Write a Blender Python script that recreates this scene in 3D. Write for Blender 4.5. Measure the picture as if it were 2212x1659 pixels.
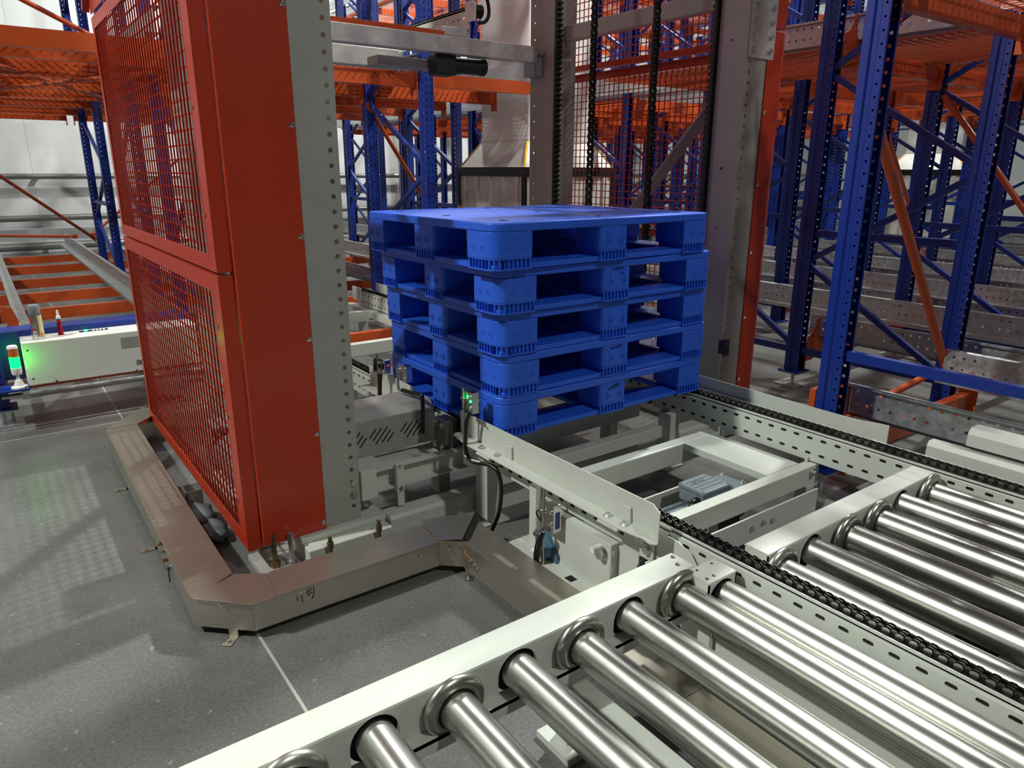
import bpy, bmesh, math, random
from mathutils import Vector, Matrix
random.seed(7)
for o in list(bpy.data.objects): bpy.data.objects.remove(o)
SC = bpy.context.scene
COL = SC.collection
PI = math.pi

# ------------------------------------------------------------------ camera
RC = ((0.80847744, -0.5885197, 0.00296428), (-0.16538341, -0.23202309, -0.95854766), (0.56481196, 0.77447392, -0.28491683))
cam = bpy.data.cameras.new('camera'); camo = bpy.data.objects.new('camera', cam); COL.objects.link(camo)
M = Matrix(RC).transposed() @ Matrix(((1,0,0),(0,-1,0),(0,0,-1)))
camo.matrix_world = Matrix.Translation((0,0,1.46)) @ M.to_4x4()
cam.sensor_width = 36.0; cam.sensor_fit = 'HORIZONTAL'; cam.lens = 1553.97/2212*36.0
cam.clip_start = 0.03; cam.clip_end = 200
SC.camera = camo
# ------------------------------------------------------------------ world, lamps, exposure
w = bpy.data.worlds.new('hall_ambient'); SC.world = w; w.use_nodes = True
w.node_tree.nodes['Background'].inputs[0].default_value = (0.93, 0.96, 1.0, 1)
w.node_tree.nodes['Background'].inputs[1].default_value = 0.034
def lamp(name, loc, tgt, power, size, col=(0.98,1.0,0.95)):
    l = bpy.data.lights.new(name, 'AREA'); l.shape = 'DISK'; l.size = size; l.energy = power; l.color = col
    o = bpy.data.objects.new(name, l); COL.objects.link(o); o.location = loc
    o.rotation_euler = (Vector(tgt)-Vector(loc)).to_track_quat('-Z','Y').to_euler()
    return o
lamp('high_bay_key', (8.2, 3.6, 9.0), (1.5, 2.0, 0.3), 1380, 0.35)
lamp('high_bay_left', (-5.6, 3.5, 7.8), (1.2, 2.6, 0.5), 780, 0.40)
lamp('high_bay_behind', (2.4, -5.4, 8.8), (2.4, 2.0, 0.6), 300, 0.5)
lamp('high_bay_rear', (6.6, 10.0, 9.4), (5.0, 14.0, 1.0), 1100, 0.5)
lamp('high_bay_rear_left', (-3.5, 9.0, 9.0), (0.5, 11.0, 0.5), 160, 0.5)
lamp('high_bay_right', (13.0, -1.5, 9.0), (9.0, 4.0, 0.6), 520, 0.5)
lamp('high_bay_far', (13.0, 10.5, 9.4), (11.0, 9.0, 1.0), 900, 0.5)
VS = SC.view_settings
VS.view_transform = 'Standard'; VS.look = 'None'; VS.gamma = 1.0; VS.use_curve_mapping = False; VS.exposure = 0.03
SC.display_settings.display_device = 'sRGB'

# ------------------------------------------------------------------ materials
MATS = {}
def lin(c): return tuple(((x/255+0.055)/1.055)**2.4 if x/255 > 0.04045 else x/255/12.92 for x in c)
def mat(name, rgb, rough=0.5, metal=0.0, var=0.0, vscale=8.0, bump=0.0, bscale=60.0, rvar=0.0, emit=None, estr=0.0, stretch=None, coat=0.0, alpha=1.0, trans=0.0):
    m = bpy.data.materials.new(name); m.use_nodes = True; nt = m.node_tree; b = nt.nodes['Principled BSDF']
    c = lin(rgb)+(1,)
    b.inputs['Base Color'].default_value = c; b.inputs['Roughness'].default_value = rough; b.inputs['Metallic'].default_value = metal
    if coat: b.inputs['Coat Weight'].default_value = coat; b.inputs['Coat Roughness'].default_value = 0.15
    if trans: b.inputs['Transmission Weight'].default_value = trans
    tc = None
    def coords():
        g = nt.nodes.new('ShaderNodeTexCoord'); mp = nt.nodes.new('ShaderNodeMapping')
        nt.links.new(g.outputs['Object'], mp.inputs[0])
        if stretch: mp.inputs['Scale'].default_value = stretch
        return mp.outputs[0]
    if var or rvar:
        tc = coords(); n = nt.nodes.new('ShaderNodeTexNoise'); n.inputs['Scale'].default_value = vscale; n.inputs['Detail'].default_value = 6; n.inputs['Roughness'].default_value = 0.65
        nt.links.new(tc, n.inputs['Vector'])
        if var:
            r = nt.nodes.new('ShaderNodeValToRGB'); r.color_ramp.elements[0].position = 0.3; r.color_ramp.elements[1].position = 0.7
            r.color_ramp.elements[0].color = tuple(x*(1-var) for x in c[:3])+(1,); r.color_ramp.elements[1].color = tuple(min(1,x*(1+var)) for x in c[:3])+(1,)
            nt.links.new(n.outputs['Fac'], r.inputs[0]); nt.links.new(r.outputs[0], b.inputs['Base Color'])
        if rvar:
            mr = nt.nodes.new('ShaderNodeMapRange'); mr.inputs['From Min'].default_value = 0.3; mr.inputs['From Max'].default_value = 0.7
            mr.inputs['To Min'].default_value = max(0.03, rough-rvar); mr.inputs['To Max'].default_value = min(1, rough+rvar)
            nt.links.new(n.outputs['Fac'], mr.inputs[0]); nt.links.new(mr.outputs[0], b.inputs['Roughness'])
    if bump:
        tc = tc or coords(); n2 = nt.nodes.new('ShaderNodeTexNoise'); n2.inputs['Scale'].default_value = bscale; n2.inputs['Detail'].default_value = 3
        nt.links.new(tc, n2.inputs['Vector']); bp = nt.nodes.new('ShaderNodeBump'); bp.inputs['Strength'].default_value = bump; bp.inputs['Distance'].default_value = 0.004
        nt.links.new(n2.outputs['Fac'], bp.inputs['Height']); nt.links.new(bp.outputs[0], b.inputs['Normal'])
    if emit:
        b.inputs['Emission Color'].default_value = lin(emit)+(1,); b.inputs['Emission Strength'].default_value = estr
    MATS[name] = m; return m
mat('guard_orange', (178,52,22), 0.36, 0, 0.04, 3, 0.03, 500, coat=0.08)
mat('rack_orange', (186,76,28), 0.38, 0, 0.05, 4, coat=0.15)
mat('rack_blue', (8,42,128), 0.42, 0, 0.06, 5)
mat('pallet_blue', (36,92,212), 0.42, 0, 0.06, 14, 0.05, 160)
mat('conveyor_grey', (196,200,190), 0.42, 0, 0.04, 6, 0.03, 400)
mat('lift_grey', (158,157,150), 0.45, 0, 0.07, 5, 0.04, 400)
mat('frame_grey', (132,140,150), 0.42, 0, 0.05, 5)
mat('zinc_roller', (190,192,184), 0.31, 1.0, 0.05, 16)
mat('flange_steel', (186,184,176), 0.34, 1.0, 0.12, 9, 0, 0, 0.08)
mat('galvanised', (190,194,194), 0.40, 0.85, 0.20, 22, 0.03, 120, 0.12)
mat('rail_steel', (205,204,200), 0.45, 0.6, 0.14, 7, 0, 0, 0.1)
mat('stainless', (188,182,168), 0.31, 0.86, 0.06, 2.5, 0, 0, 0.04)
mat('bolt_zinc', (215,216,212), 0.25, 1.0)
mat('plate_dark', (96,93,88), 0.45, 0.3, 0.12, 14)
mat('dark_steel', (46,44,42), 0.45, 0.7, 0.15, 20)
mat('chain_steel', (58,56,54), 0.36, 0.9, 0.25, 60)
mat('chain_link_steel', (98,98,96), 0.32, 0.95, 0.25, 60)
mat('black_rubber', (16,16,17), 0.5, 0, 0.1, 20)
mat('black_cable', (14,14,15), 0.32, 0, 0.1, 30)
mat('motor_grey', (112,122,128), 0.42, 0, 0.06, 10, 0.05, 200)
mat('motor_dark', (30,36,40), 0.45, 0, 0.1, 12)
mat('bearing_blue', (84,116,142), 0.35, 0, 0.08, 14)
mat('sensor_blue', (28,60,150), 0.25, 0)
mat('white_paint', (226,226,220), 0.5, 0, 0.03, 3)
mat('shuttle_white', (222,222,214), 0.42, 0, 0.02, 3)
mat('wall_white', (206,208,208), 0.5, 0, 0.03, 0.6)
mat('column_white', (218,216,210), 0.6, 0, 0.05, 1.5, 0.06, 60)
mat('protector_grey', (206,204,196), 0.5, 0, 0.08, 5)
mat('safety_yellow', (236,190,20), 0.45, 0, 0.05, 8)
mat('safety_black', (22,21,20), 0.5, 0, 0.08, 8)
mat('marker_black', (12,12,12), 0.7)
mat('marker_blue', (12,22,96), 0.7)
mat('hole_black', (8,8,8), 0.8)
mat('wall_rail', (150,150,148), 0.35, 0.8, 0.1, 4)
mat('spray_silver', (190,192,190), 0.28, 0.9, 0.06, 12)
mat('spray_cap', (120,126,128), 0.45)
mat('label_cream', (208,196,140), 0.6, 0, 0.1, 40)
mat('label_red', (190,30,36), 0.5)
mat('label_dark', (40,40,44), 0.5)
mat('red_plastic', (150,18,36), 0.35)
mat('white_plastic', (232,232,226), 0.35)
mat('amber_lens', (196,100,24), 0.18, 0, coat=0.5)
mat('green_lamp', (10,220,90), 0.3, emit=(0,255,44), estr=14)
mat('green_led', (20,200,80), 0.3, emit=(20,255,90), estr=9)
mat('red_led', (220,20,20), 0.3, emit=(255,30,30), estr=3)
mat('white_led', (240,240,255), 0.3, emit=(235,235,255), estr=5)
mat('copper', (196,120,70), 0.32, 1.0)
mat('brass_rust', (122,104,70), 0.5, 0.8, 0.3, 60)
mat('rag_dark', (88,96,98), 0.6, 0, 0.15, 18, 0.2, 40)
mat('rope_white', (224,222,214), 0.7)
mat('sheet_white', (222,222,216), 0.55)
mat('plate_label', (196,198,190), 0.4, 0.5)

def floor_mat():
    m = bpy.data.materials.new('concrete_floor'); m.use_nodes = True; nt = m.node_tree; b = nt.nodes['Principled BSDF']; L = nt.links.new
    g = nt.nodes.new('ShaderNodeNewGeometry')
    def noise(sc, det, rough=0.6):
        n = nt.nodes.new('ShaderNodeTexNoise'); n.inputs['Scale'].default_value = sc; n.inputs['Detail'].default_value = det; n.inputs['Roughness'].default_value = rough
        L(g.outputs['Position'], n.inputs['Vector']); return n.outputs['Fac']
    def ramp(src, p0, p1, c0, c1):
        r = nt.nodes.new('ShaderNodeValToRGB'); e = r.color_ramp.elements; e[0].position = p0; e[1].position = p1; e[0].color = c0; e[1].color = c1
        L(src, r.inputs[0]); return r.outputs[0]
    def mix(mode, f, a, bb):
        x = nt.nodes.new('ShaderNodeMix'); x.data_type = 'RGBA'; x.blend_type = mode
        if isinstance(f, float): x.inputs[0].default_value = f
        else: L(f, x.inputs[0])
        L(a, x.inputs[6]); 
        if isinstance(bb, tuple): x.inputs[7].default_value = bb
        else: L(bb, x.inputs[7])
        return x.outputs[2]
    base = ramp(noise(1.1, 9, 0.7), 0.3, 0.72, (0.098,0.101,0.097,1), (0.178,0.179,0.170,1))
    fine = ramp(noise(95, 4, 0.8), 0.3, 0.7, (0.55,0.55,0.55,1), (1.35,1.35,1.35,1))
    c = mix('MULTIPLY', 0.8, base, fine)
    spots = ramp(noise(38, 2, 0.4), 0.70, 0.76, (0,0,0,1), (1,1,1,1))
    c = mix('MIX', mix('MULTIPLY', 1.0, spots, (0.35,0.35,0.35,1)), c, (0.42,0.42,0.40,1))
    # saw-cut joints, filled with pale sealant
    sx = nt.nodes.new('ShaderNodeSeparateXYZ'); L(g.outputs['Position'], sx.inputs[0])
    def joint(sock, off, period, half):
        a = nt.nodes.new('ShaderNodeMath'); a.operation = 'SUBTRACT'; L(sock, a.inputs[0]); a.inputs[1].default_value = off-period*0.5
        q = nt.nodes.new('ShaderNodeMath'); q.operation = 'FLOORED_MODULO'; L(a.outputs[0], q.inputs[0]); q.inputs[1].default_value = period
        d = nt.nodes.new('ShaderNodeMath'); d.operation = 'SUBTRACT'; L(q.outputs[0], d.inputs[0]); d.inputs[1].default_value = period*0.5
        e = nt.nodes.new('ShaderNodeMath'); e.operation = 'ABSOLUTE'; L(d.outputs[0], e.inputs[0])
        f = nt.nodes.new('ShaderNodeMath'); f.operation = 'LESS_THAN'; L(e.outputs[0], f.inputs[0]); f.inputs[1].default_value = half
        return f.outputs[0]
    jx = joint(sx.outputs[0], 0.523, 5.8, 0.0045); jy = joint(sx.outputs[1], 4.70, 5.8, 0.004)
    mx = nt.nodes.new('ShaderNodeMath'); mx.operation = 'MAXIMUM'; L(jx, mx.inputs[0]); L(jy, mx.inputs[1])
    c = mix('MIX', mx.outputs[0], c, (0.40,0.40,0.35,1))
    L(c, b.inputs['Base Color'])
    rr = nt.nodes.new('ShaderNodeMapRange'); L(noise(2.3, 8, 0.7), rr.inputs[0]); rr.inputs['From Min'].default_value = 0.3; rr.inputs['From Max'].default_value = 0.75
    rr.inputs['To Min'].default_value = 0.27; rr.inputs['To Max'].default_value = 0.50; L(rr.outputs[0], b.inputs['Roughness'])
    bp = nt.nodes.new('ShaderNodeBump'); bp.inputs['Strength'].default_value = 0.12; bp.inputs['Distance'].default_value = 0.003
    L(noise(120, 3), bp.inputs['Height']); L(bp.outputs[0], b.inputs['Normal'])
    MATS['concrete_floor'] = m
floor_mat()

# ------------------------------------------------------------------ mesh helpers
class MB:
    def __init__(s): s.v = []; s.f = []; s.smooth = False
    def add(s, vs, fs):
        k = len(s.v); s.v += [tuple(p) for p in vs]; s.f += [tuple(i+k for i in f) for f in fs]; return s
    def box(s, x0, x1, y0, y1, z0, z1):
        return s.add([(x0,y0,z0),(x1,y0,z0),(x1,y1,z0),(x0,y1,z0),(x0,y0,z1),(x1,y0,z1),(x1,y1,z1),(x0,y1,z1)],
                     [(3,2,1,0),(4,5,6,7),(0,1,5,4),(1,2,6,5),(2,3,7,6),(3,0,4,7)])
    def prism(s, poly, axis, a, b):
        n = len(poly)
        def P(p, t):
            return {'x': (t,p[0],p[1]), 'y': (p[0],t,p[1]), 'z': (p[0],p[1],t)}[axis]
        vs = [P(p,a) for p in poly]+[P(p,b) for p in poly]
        fs = [tuple(range(n))[::-1], tuple(range(n,2*n))]+[(i,(i+1)%n,n+(i+1)%n,n+i) for i in range(n)]
        return s.add(vs, fs)
    def cyl(s, p0, p1, r0, r1=None, n=16, caps=True):
        r1 = r0 if r1 is None else r1
        p0 = Vector(p0); p1 = Vector(p1); d = (p1-p0).normalized(); u = d.orthogonal().normalized(); v = d.cross(u)
        vs = [p0+(u*math.cos(2*PI*i/n)+v*math.sin(2*PI*i/n))*r0 for i in range(n)]+[p1+(u*math.cos(2*PI*i/n)+v*math.sin(2*PI*i/n))*r1 for i in range(n)]
        fs = [(i,(i+1)%n,n+(i+1)%n,n+i) for i in range(n)]
        if caps: fs += [tuple(range(n))[::-1], tuple(range(n,2*n))]
        return s.add(vs, fs)
    def lathe(s, prof, o=(0,0,0), axis='z', n=24):
        vs = []; fs = []; m = len(prof)
        for i in range(n):
            a = 2*PI*i/n; c, t = math.cos(a), math.sin(a)
            for (r, h) in prof:
                p = {'z': (r*c,r*t,h), 'y': (r*c,h,r*t), 'x': (h,r*c,r*t)}[axis]
                vs.append((p[0]+o[0],p[1]+o[1],p[2]+o[2]))
        for i in range(n):
            j = (i+1)%n
            for k in range(m-1): fs.append((i*m+k,j*m+k,j*m+k+1,i*m+k+1))
        return s.add(vs, fs)
    def tube(s, pts, r, n=8, caps=True):
        pts = [Vector(p) for p in pts]; vs = []; fs = []; up = None
        for i, p in enumerate(pts):
            d = (pts[min(i+1,len(pts)-1)]-pts[max(i-1,0)]).normalized()
            if up is None: up = d.orthogonal().normalized()
            up = (up-d*up.dot(d)).normalized(); v = d.cross(up)
            rr = r[i] if isinstance(r, (list,tuple)) else r
            vs += [p+(up*math.cos(2*PI*k/n)+v*math.sin(2*PI*k/n))*rr for k in range(n)]
        for i in range(len(pts)-1):
            fs += [(i*n+k,i*n+(k+1)%n,(i+1)*n+(k+1)%n,(i+1)*n+k) for k in range(n)]
        if caps: fs += [tuple(range(n))[::-1], tuple(range((len(pts)-1)*n,len(pts)*n))]
        return s.add(vs, fs)
    def bar(s, p0, p1, w, h, up=(0,0,1)):
        p0 = Vector(p0); p1 = Vector(p1); d = (p1-p0).normalized(); a = d.cross(Vector(up)).normalized()*w/2; b = a.cross(d).normalized()*h/2
        vs = [p0-a-b,p0+a-b,p0+a+b,p0-a+b,p1-a-b,p1+a-b,p1+a+b,p1-a+b]
        return s.add(vs, [(3,2,1,0),(4,5,6,7),(0,1,5,4),(1,2,6,5),(2,3,7,6),(3,0,4,7)])
    def bolt(s, p, axis, r=0.011, h=0.008, washer=True):
        p = Vector(p); d = Vector(axis).normalized()
        if washer: s.cyl(p, p+d*0.002, r*1.5, n=12)
        s.cyl(p+d*0.002, p+d*(0.002+h), r, n=6); return s
    def perf(s, o, U, V, W, ul, vl, t, rows, thick=True):
        """plate spanning ul x vl from o, pierced by rows of holes: rows = (v0, v1, [u centres], half cell, hole outline)"""
        o = Vector(o); U = Vector(U); V = Vector(V); W = Vector(W)
        P = lambda u, v, w_: o+U*u+V*v+W*w_
        rects = []; cells = []; v = 0.0
        for (v0, v1, us, hc, poly) in sorted(rows, key=lambda r: r[0]):
            if v0 > v+1e-6: rects.append((0,ul,v,v0))
            u = 0.0
            for uc in us:
                if uc-hc > u+1e-6: rects.append((u,uc-hc,v0,v1))
                cells.append((uc,(v0+v1)/2,hc,(v1-v0)/2,poly)); u = uc+hc
            if u < ul-1e-6: rects.append((u,ul,v0,v1))
            v = v1
        if v < vl-1e-6: rects.append((0,ul,v,vl))
        ws = (0.0, -t) if thick else (0.0,)
        for (u0,u1,a,b) in rects:
            for w_ in ws:
                q = [P(u0,a,w_),P(u1,a,w_),P(u1,b,w_),P(u0,b,w_)]; s.add(q, [(0,1,2,3) if w_ == 0 else (3,2,1,0)])
        for (uc,vc,hu,hv,poly) in cells:
            n = len(poly); q = n//4; cor = [(hu,hv),(-hu,hv),(-hu,-hv),(hu,-hv)]
            outer = []
            for i in range(n):
                k = (i-q/2)/q; a = math.floor(k) % 4; f = k-math.floor(k); c0 = cor[a]; c1 = cor[(a+1)%4]
                outer.append((c0[0]*(1-f)+c1[0]*f, c0[1]*(1-f)+c1[1]*f))
            for w_ in ws:
                vs = [P(uc+p[0],vc+p[1],w_) for p in outer]+[P(uc+p[0],vc+p[1],w_) for p in poly]
                fs = [(i,(i+1)%n,n+(i+1)%n,n+i) for i in range(n)]
                s.add(vs, fs if w_ == 0 else [f[::-1] for f in fs])
            if thick:
                vs = [P(uc+p[0],vc+p[1],0) for p in poly]+[P(uc+p[0],vc+p[1],-t) for p in poly]
                s.add(vs, [(i,(i+1)%n,n+(i+1)%n,n+i)[::-1] for i in range(n)])
        if thick:
            q = [P(0,0,0),P(ul,0,0),P(ul,vl,0),P(0,vl,0),P(0,0,-t),P(ul,0,-t),P(ul,vl,-t),P(0,vl,-t)]
            s.add(q, [(0,4,5,1),(1,5,6,2),(2,6,7,3),(3,7,4,0)])
        return s
    def mesh(s, name, angle=35):
        me = bpy.data.meshes.new(name); me.from_pydata(s.v, [], s.f); me.validate()
        if s.smooth:
            me.polygons.foreach_set('use_smooth', [True]*len(me.polygons)); me.set_sharp_from_angle(angle=math.radians(angle))
        return me
    def build(s, name, m, parent=None, bevel=0.0, smooth=False, fix=False, loc=None, seg=2):
        s.smooth = smooth or s.smooth
        me = s.mesh(name)
        if fix:
            b = bmesh.new(); b.from_mesh(me); bmesh.ops.recalc_face_normals(b, faces=b.faces); b.to_mesh(me); b.free()
        return link(name, me, m, parent, bevel, loc, seg)
def link(name, me, m, parent=None, bevel=0.0, loc=None, seg=2):
    if m and not me.materials: me.materials.append(MATS[m])
    o = bpy.data.objects.new(name, me); COL.objects.link(o)
    if loc: o.location = loc
    if parent:
        o.parent = parent
        if parent.type == 'EMPTY': o.matrix_parent_inverse = Matrix.LocRotScale(parent.location, parent.rotation_euler, None).inverted()
    if bevel:
        bv = o.modifiers.new('edge', 'BEVEL'); bv.width = bevel; bv.segments = seg; bv.limit_method = 'ANGLE'; bv.angle_limit = math.radians(40); bv.harden_normals = False
    return o
def disc(r, n=8, r2=None): return [(r*math.cos(2*PI*i/n), (r2 or r)*math.sin(2*PI*i/n)) for i in range(n)]
def slot(a, b, n=16):
    out = []
    for i in range(n):
        t = 2*PI*i/n; x, y = math.cos(t)*b, math.sin(t)*b
        out.append((x+(a-b if x > 1e-6 else -(a-b) if x < -1e-6 else 0), y))
    return out
def square(h): return [(h,0),(h,h),(0,h),(-h,h),(-h,0),(-h,-h),(0,-h),(h,-h)]
def keyhole(r, L): return [(r,0),(r*0.9,r*0.9),(0,r*1.25),(-r*0.9,r*0.9),(-r,0),(-r*0.45,-L),(0,-L*1.1),(r*0.45,-L)]
def rrect(x0, x1, y0, y1, r, n=5, corners=(1,1,1,1)):
    out = []
    for (cx, cy, a0, on) in ((x1-r,y1-r,0,corners[0]),(x0+r,y1-r,PI/2,corners[1]),(x0+r,y0+r,PI,corners[2]),(x1-r,y0+r,1.5*PI,corners[3])):
        if on: out += [(cx+r*math.cos(a0+PI/2*i/n), cy+r*math.sin(a0+PI/2*i/n)) for i in range(n+1)]
        else: out.append((cx+(r if a0 in (0,1.5*PI) else -r), cy+(r if a0 in (0,PI/2) else -r)))
    return out
def tag(o, label=None, cat=None, group=None, kind=None):
    if label: o['label'] = label
    if cat: o['category'] = cat
    if group: o['group'] = group
    if kind: o['kind'] = kind
    return o
def thing(name, label, cat, loc=(0,0,0), rz=0, group=None):
    o = bpy.data.objects.new(name, None); COL.objects.link(o); o.location = loc; o.rotation_euler = (0,0,rz); o.empty_display_size = 0.1
    return tag(o, label, cat, group)
KIDS = {}
def copy_tree(o, parent=None):
    c = o.copy(); COL.objects.link(c)
    if parent: c.parent = parent
    for ch in list(o.children): copy_tree(ch, c)
    return c
def arc(c, r, a0, a1, n, plane='xy'):
    out = []
    for i in range(n+1):
        a = a0+(a1-a0)*i/n; x, y = r*math.cos(a), r*math.sin(a)
        out.append({'xy': (c[0]+x,c[1]+y,c[2]), 'xz': (c[0]+x,c[1],c[2]+y), 'yz': (c[0],c[1]+x,c[2]+y)}[plane])
    return out
def smooth_path(pts, k=6):
    pts = [Vector(p) for p in pts]; out = []
    for i in range(len(pts)-1):
        p0 = pts[max(i-1,0)]; p1 = pts[i]; p2 = pts[i+1]; p3 = pts[min(i+2,len(pts)-1)]
        for j in range(k):
            t = j/k; out.append(0.5*((2*p1)+(p2-p0)*t+(2*p0-5*p1+4*p2-p3)*t*t+(3*p1-p0-3*p2+p3)*t**3))
    out.append(pts[-1]); return out
def text_mesh(name, txt, size, m, parent, mw, ext=0.0006):
    c = bpy.data.curves.new(name, 'FONT'); c.body = txt; c.size = size; c.extrude = ext; c.align_x = 'LEFT'
    o = bpy.data.objects.new(name, c); COL.objects.link(o); bpy.context.view_layer.update()
    me = bpy.data.meshes.new_from_object(o.evaluated_get(bpy.context.evaluated_depsgraph_get())); bpy.data.objects.remove(o)
    me.materials.clear(); me.name = name
    me.transform(mw); return link(name, me, m, parent)

# ================================================================== THE SETTING
fl = MB().add([(-14,-12,0),(26,-12,0),(26,15.7,0),(-14,15.7,0)], [(0,1,2,3)]).build('floor', 'concrete_floor'); tag(fl, 'polished grey concrete hall floor with sealed saw-cut joints', kind='structure')
wb = MB().box(-14,26,15.76,15.9,0,11).build('wall_back', 'wall_white'); tag(wb, 'white sandwich-panel wall behind the racking', kind='structure')
pm = MB().box(0.0015,1.1485,-0.05,0.0,0.0,11).mesh('panel')
for i in range(35): link('panel', pm, 'wall_white', wb, loc=(-14+1.15*i,15.76,0))
wr = MB().box(25.86,26,-12,15.9,0,11).build('wall_right', 'wall_white'); tag(wr, 'white sandwich-panel wall on the far right side', kind='structure')
pm2 = MB().box(-0.05,0,0.004,1.146,0,11).mesh('panel')
for i in range(24): link('panel', pm2, 'wall_white', wr, loc=(25.86,-12+1.15*i,0))
for i, (z, r, lb) in enumerate(((1.33,0.05,'upper'),(0.62,0.055,'middle'),(0.13,0.07,'lowest'))):
    m = MB(); m.cyl((-14,15.52,z),(25.5,15.52,z), r, n=14)
    for k in range(20): m.box(-13+2*k-0.03,-13+2*k+0.03,15.52,15.76,z-0.03,z+0.03)
    tag(m.build('wall_guard_rail', 'wall_rail', smooth=True), '%s grey steel guard rail running along the back wall' % lb, 'rail')

def column(x, y, s, label, d=0.18):
    t = thing('building_column', label, 'column', (x+s/2, y+s/2, 0))
    MB().box(x,x+s,y,y+s,0,11).build('shaft', 'column_white', t, bevel=0.012)
    x0, x1, y0, y1 = x-d, x+s+d, y-d, y+s+d
    m = MB(); m.box(x0,x1,y0,y1,0,1.42); pr = m.build('protector', 'protector_grey', t, bevel=0.008)
    m = MB()
    for k in range(5):
        yy = y0+0.12+k*(y1-y0-0.24)/4; m.box(x0-0.012,x0,yy-0.03,yy+0.03,0.05,1.40)
        xx = x0+0.12+k*(x1-x0-0.24)/4; m.box(xx-0.03,xx+0.03,y0-0.012,y0,0.05,1.40)
    m.build('corrugation', 'protector_grey', pr, bevel=0.006)
    m = MB()
    for (a,b,c,e) in ((x0-0.015,x1+0.015,y0-0.015,y0+0.02),(x0-0.015,x0+0.02,y0+0.02,y1+0.015)): m.box(a,b,c,e,1.40,1.49)
    m.build('top_band', 'safety_black', t)
    m = MB(); z0, z1 = 1.485, 1.74; e = 0.01
    m.add([(x0,y0,z0),(x1,y0,z0),(x1,y1,z0),(x0,y1,z0),(x-e,y-e,z1),(x+s+e,y-e,z1),(x+s+e,y+s+e,z1),(x-e,y+s+e,z1)], [(0,1,5,4),(1,2,6,5),(2,3,7,6),(3,0,4,7)])
    m.box(x-e,x+s+e,y-e,y,z1,z1+0.03); m.box(x-e,x,y,y+s,z1,z1+0.03)
    fl_ = m.build('flared_collar', 'protector_grey', t)
    m = MB()
    for (a,b) in (((x0,y0),(x-e,y-e)),((x1,y0),(x+s+e,y-e)),((x0,y1),(x-e,y+s+e))): m.bar((a[0],a[1],z0),(b[0],b[1],z1),0.020,0.010)
    m.build('edge_tape', 'safety_yellow', fl_)
    for (cx, cy) in ((x0,y0),(x1,y0),(x0,y1)):
        for k in range(4):
            MB().box(cx-0.022,cx+0.022,cy-0.022,cy+0.022,k*0.36,k*0.36+0.36).build('corner_stripe', 'safety_black' if k%2 else 'safety_yellow', t, bevel=0.004)
    return t
column(4.67,6.14,0.85,'white building column with a flared grey protector behind the lift')
column(12.9,5.56,0.85,'white building column with a flared protector deep in the right-hand rack')

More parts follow.
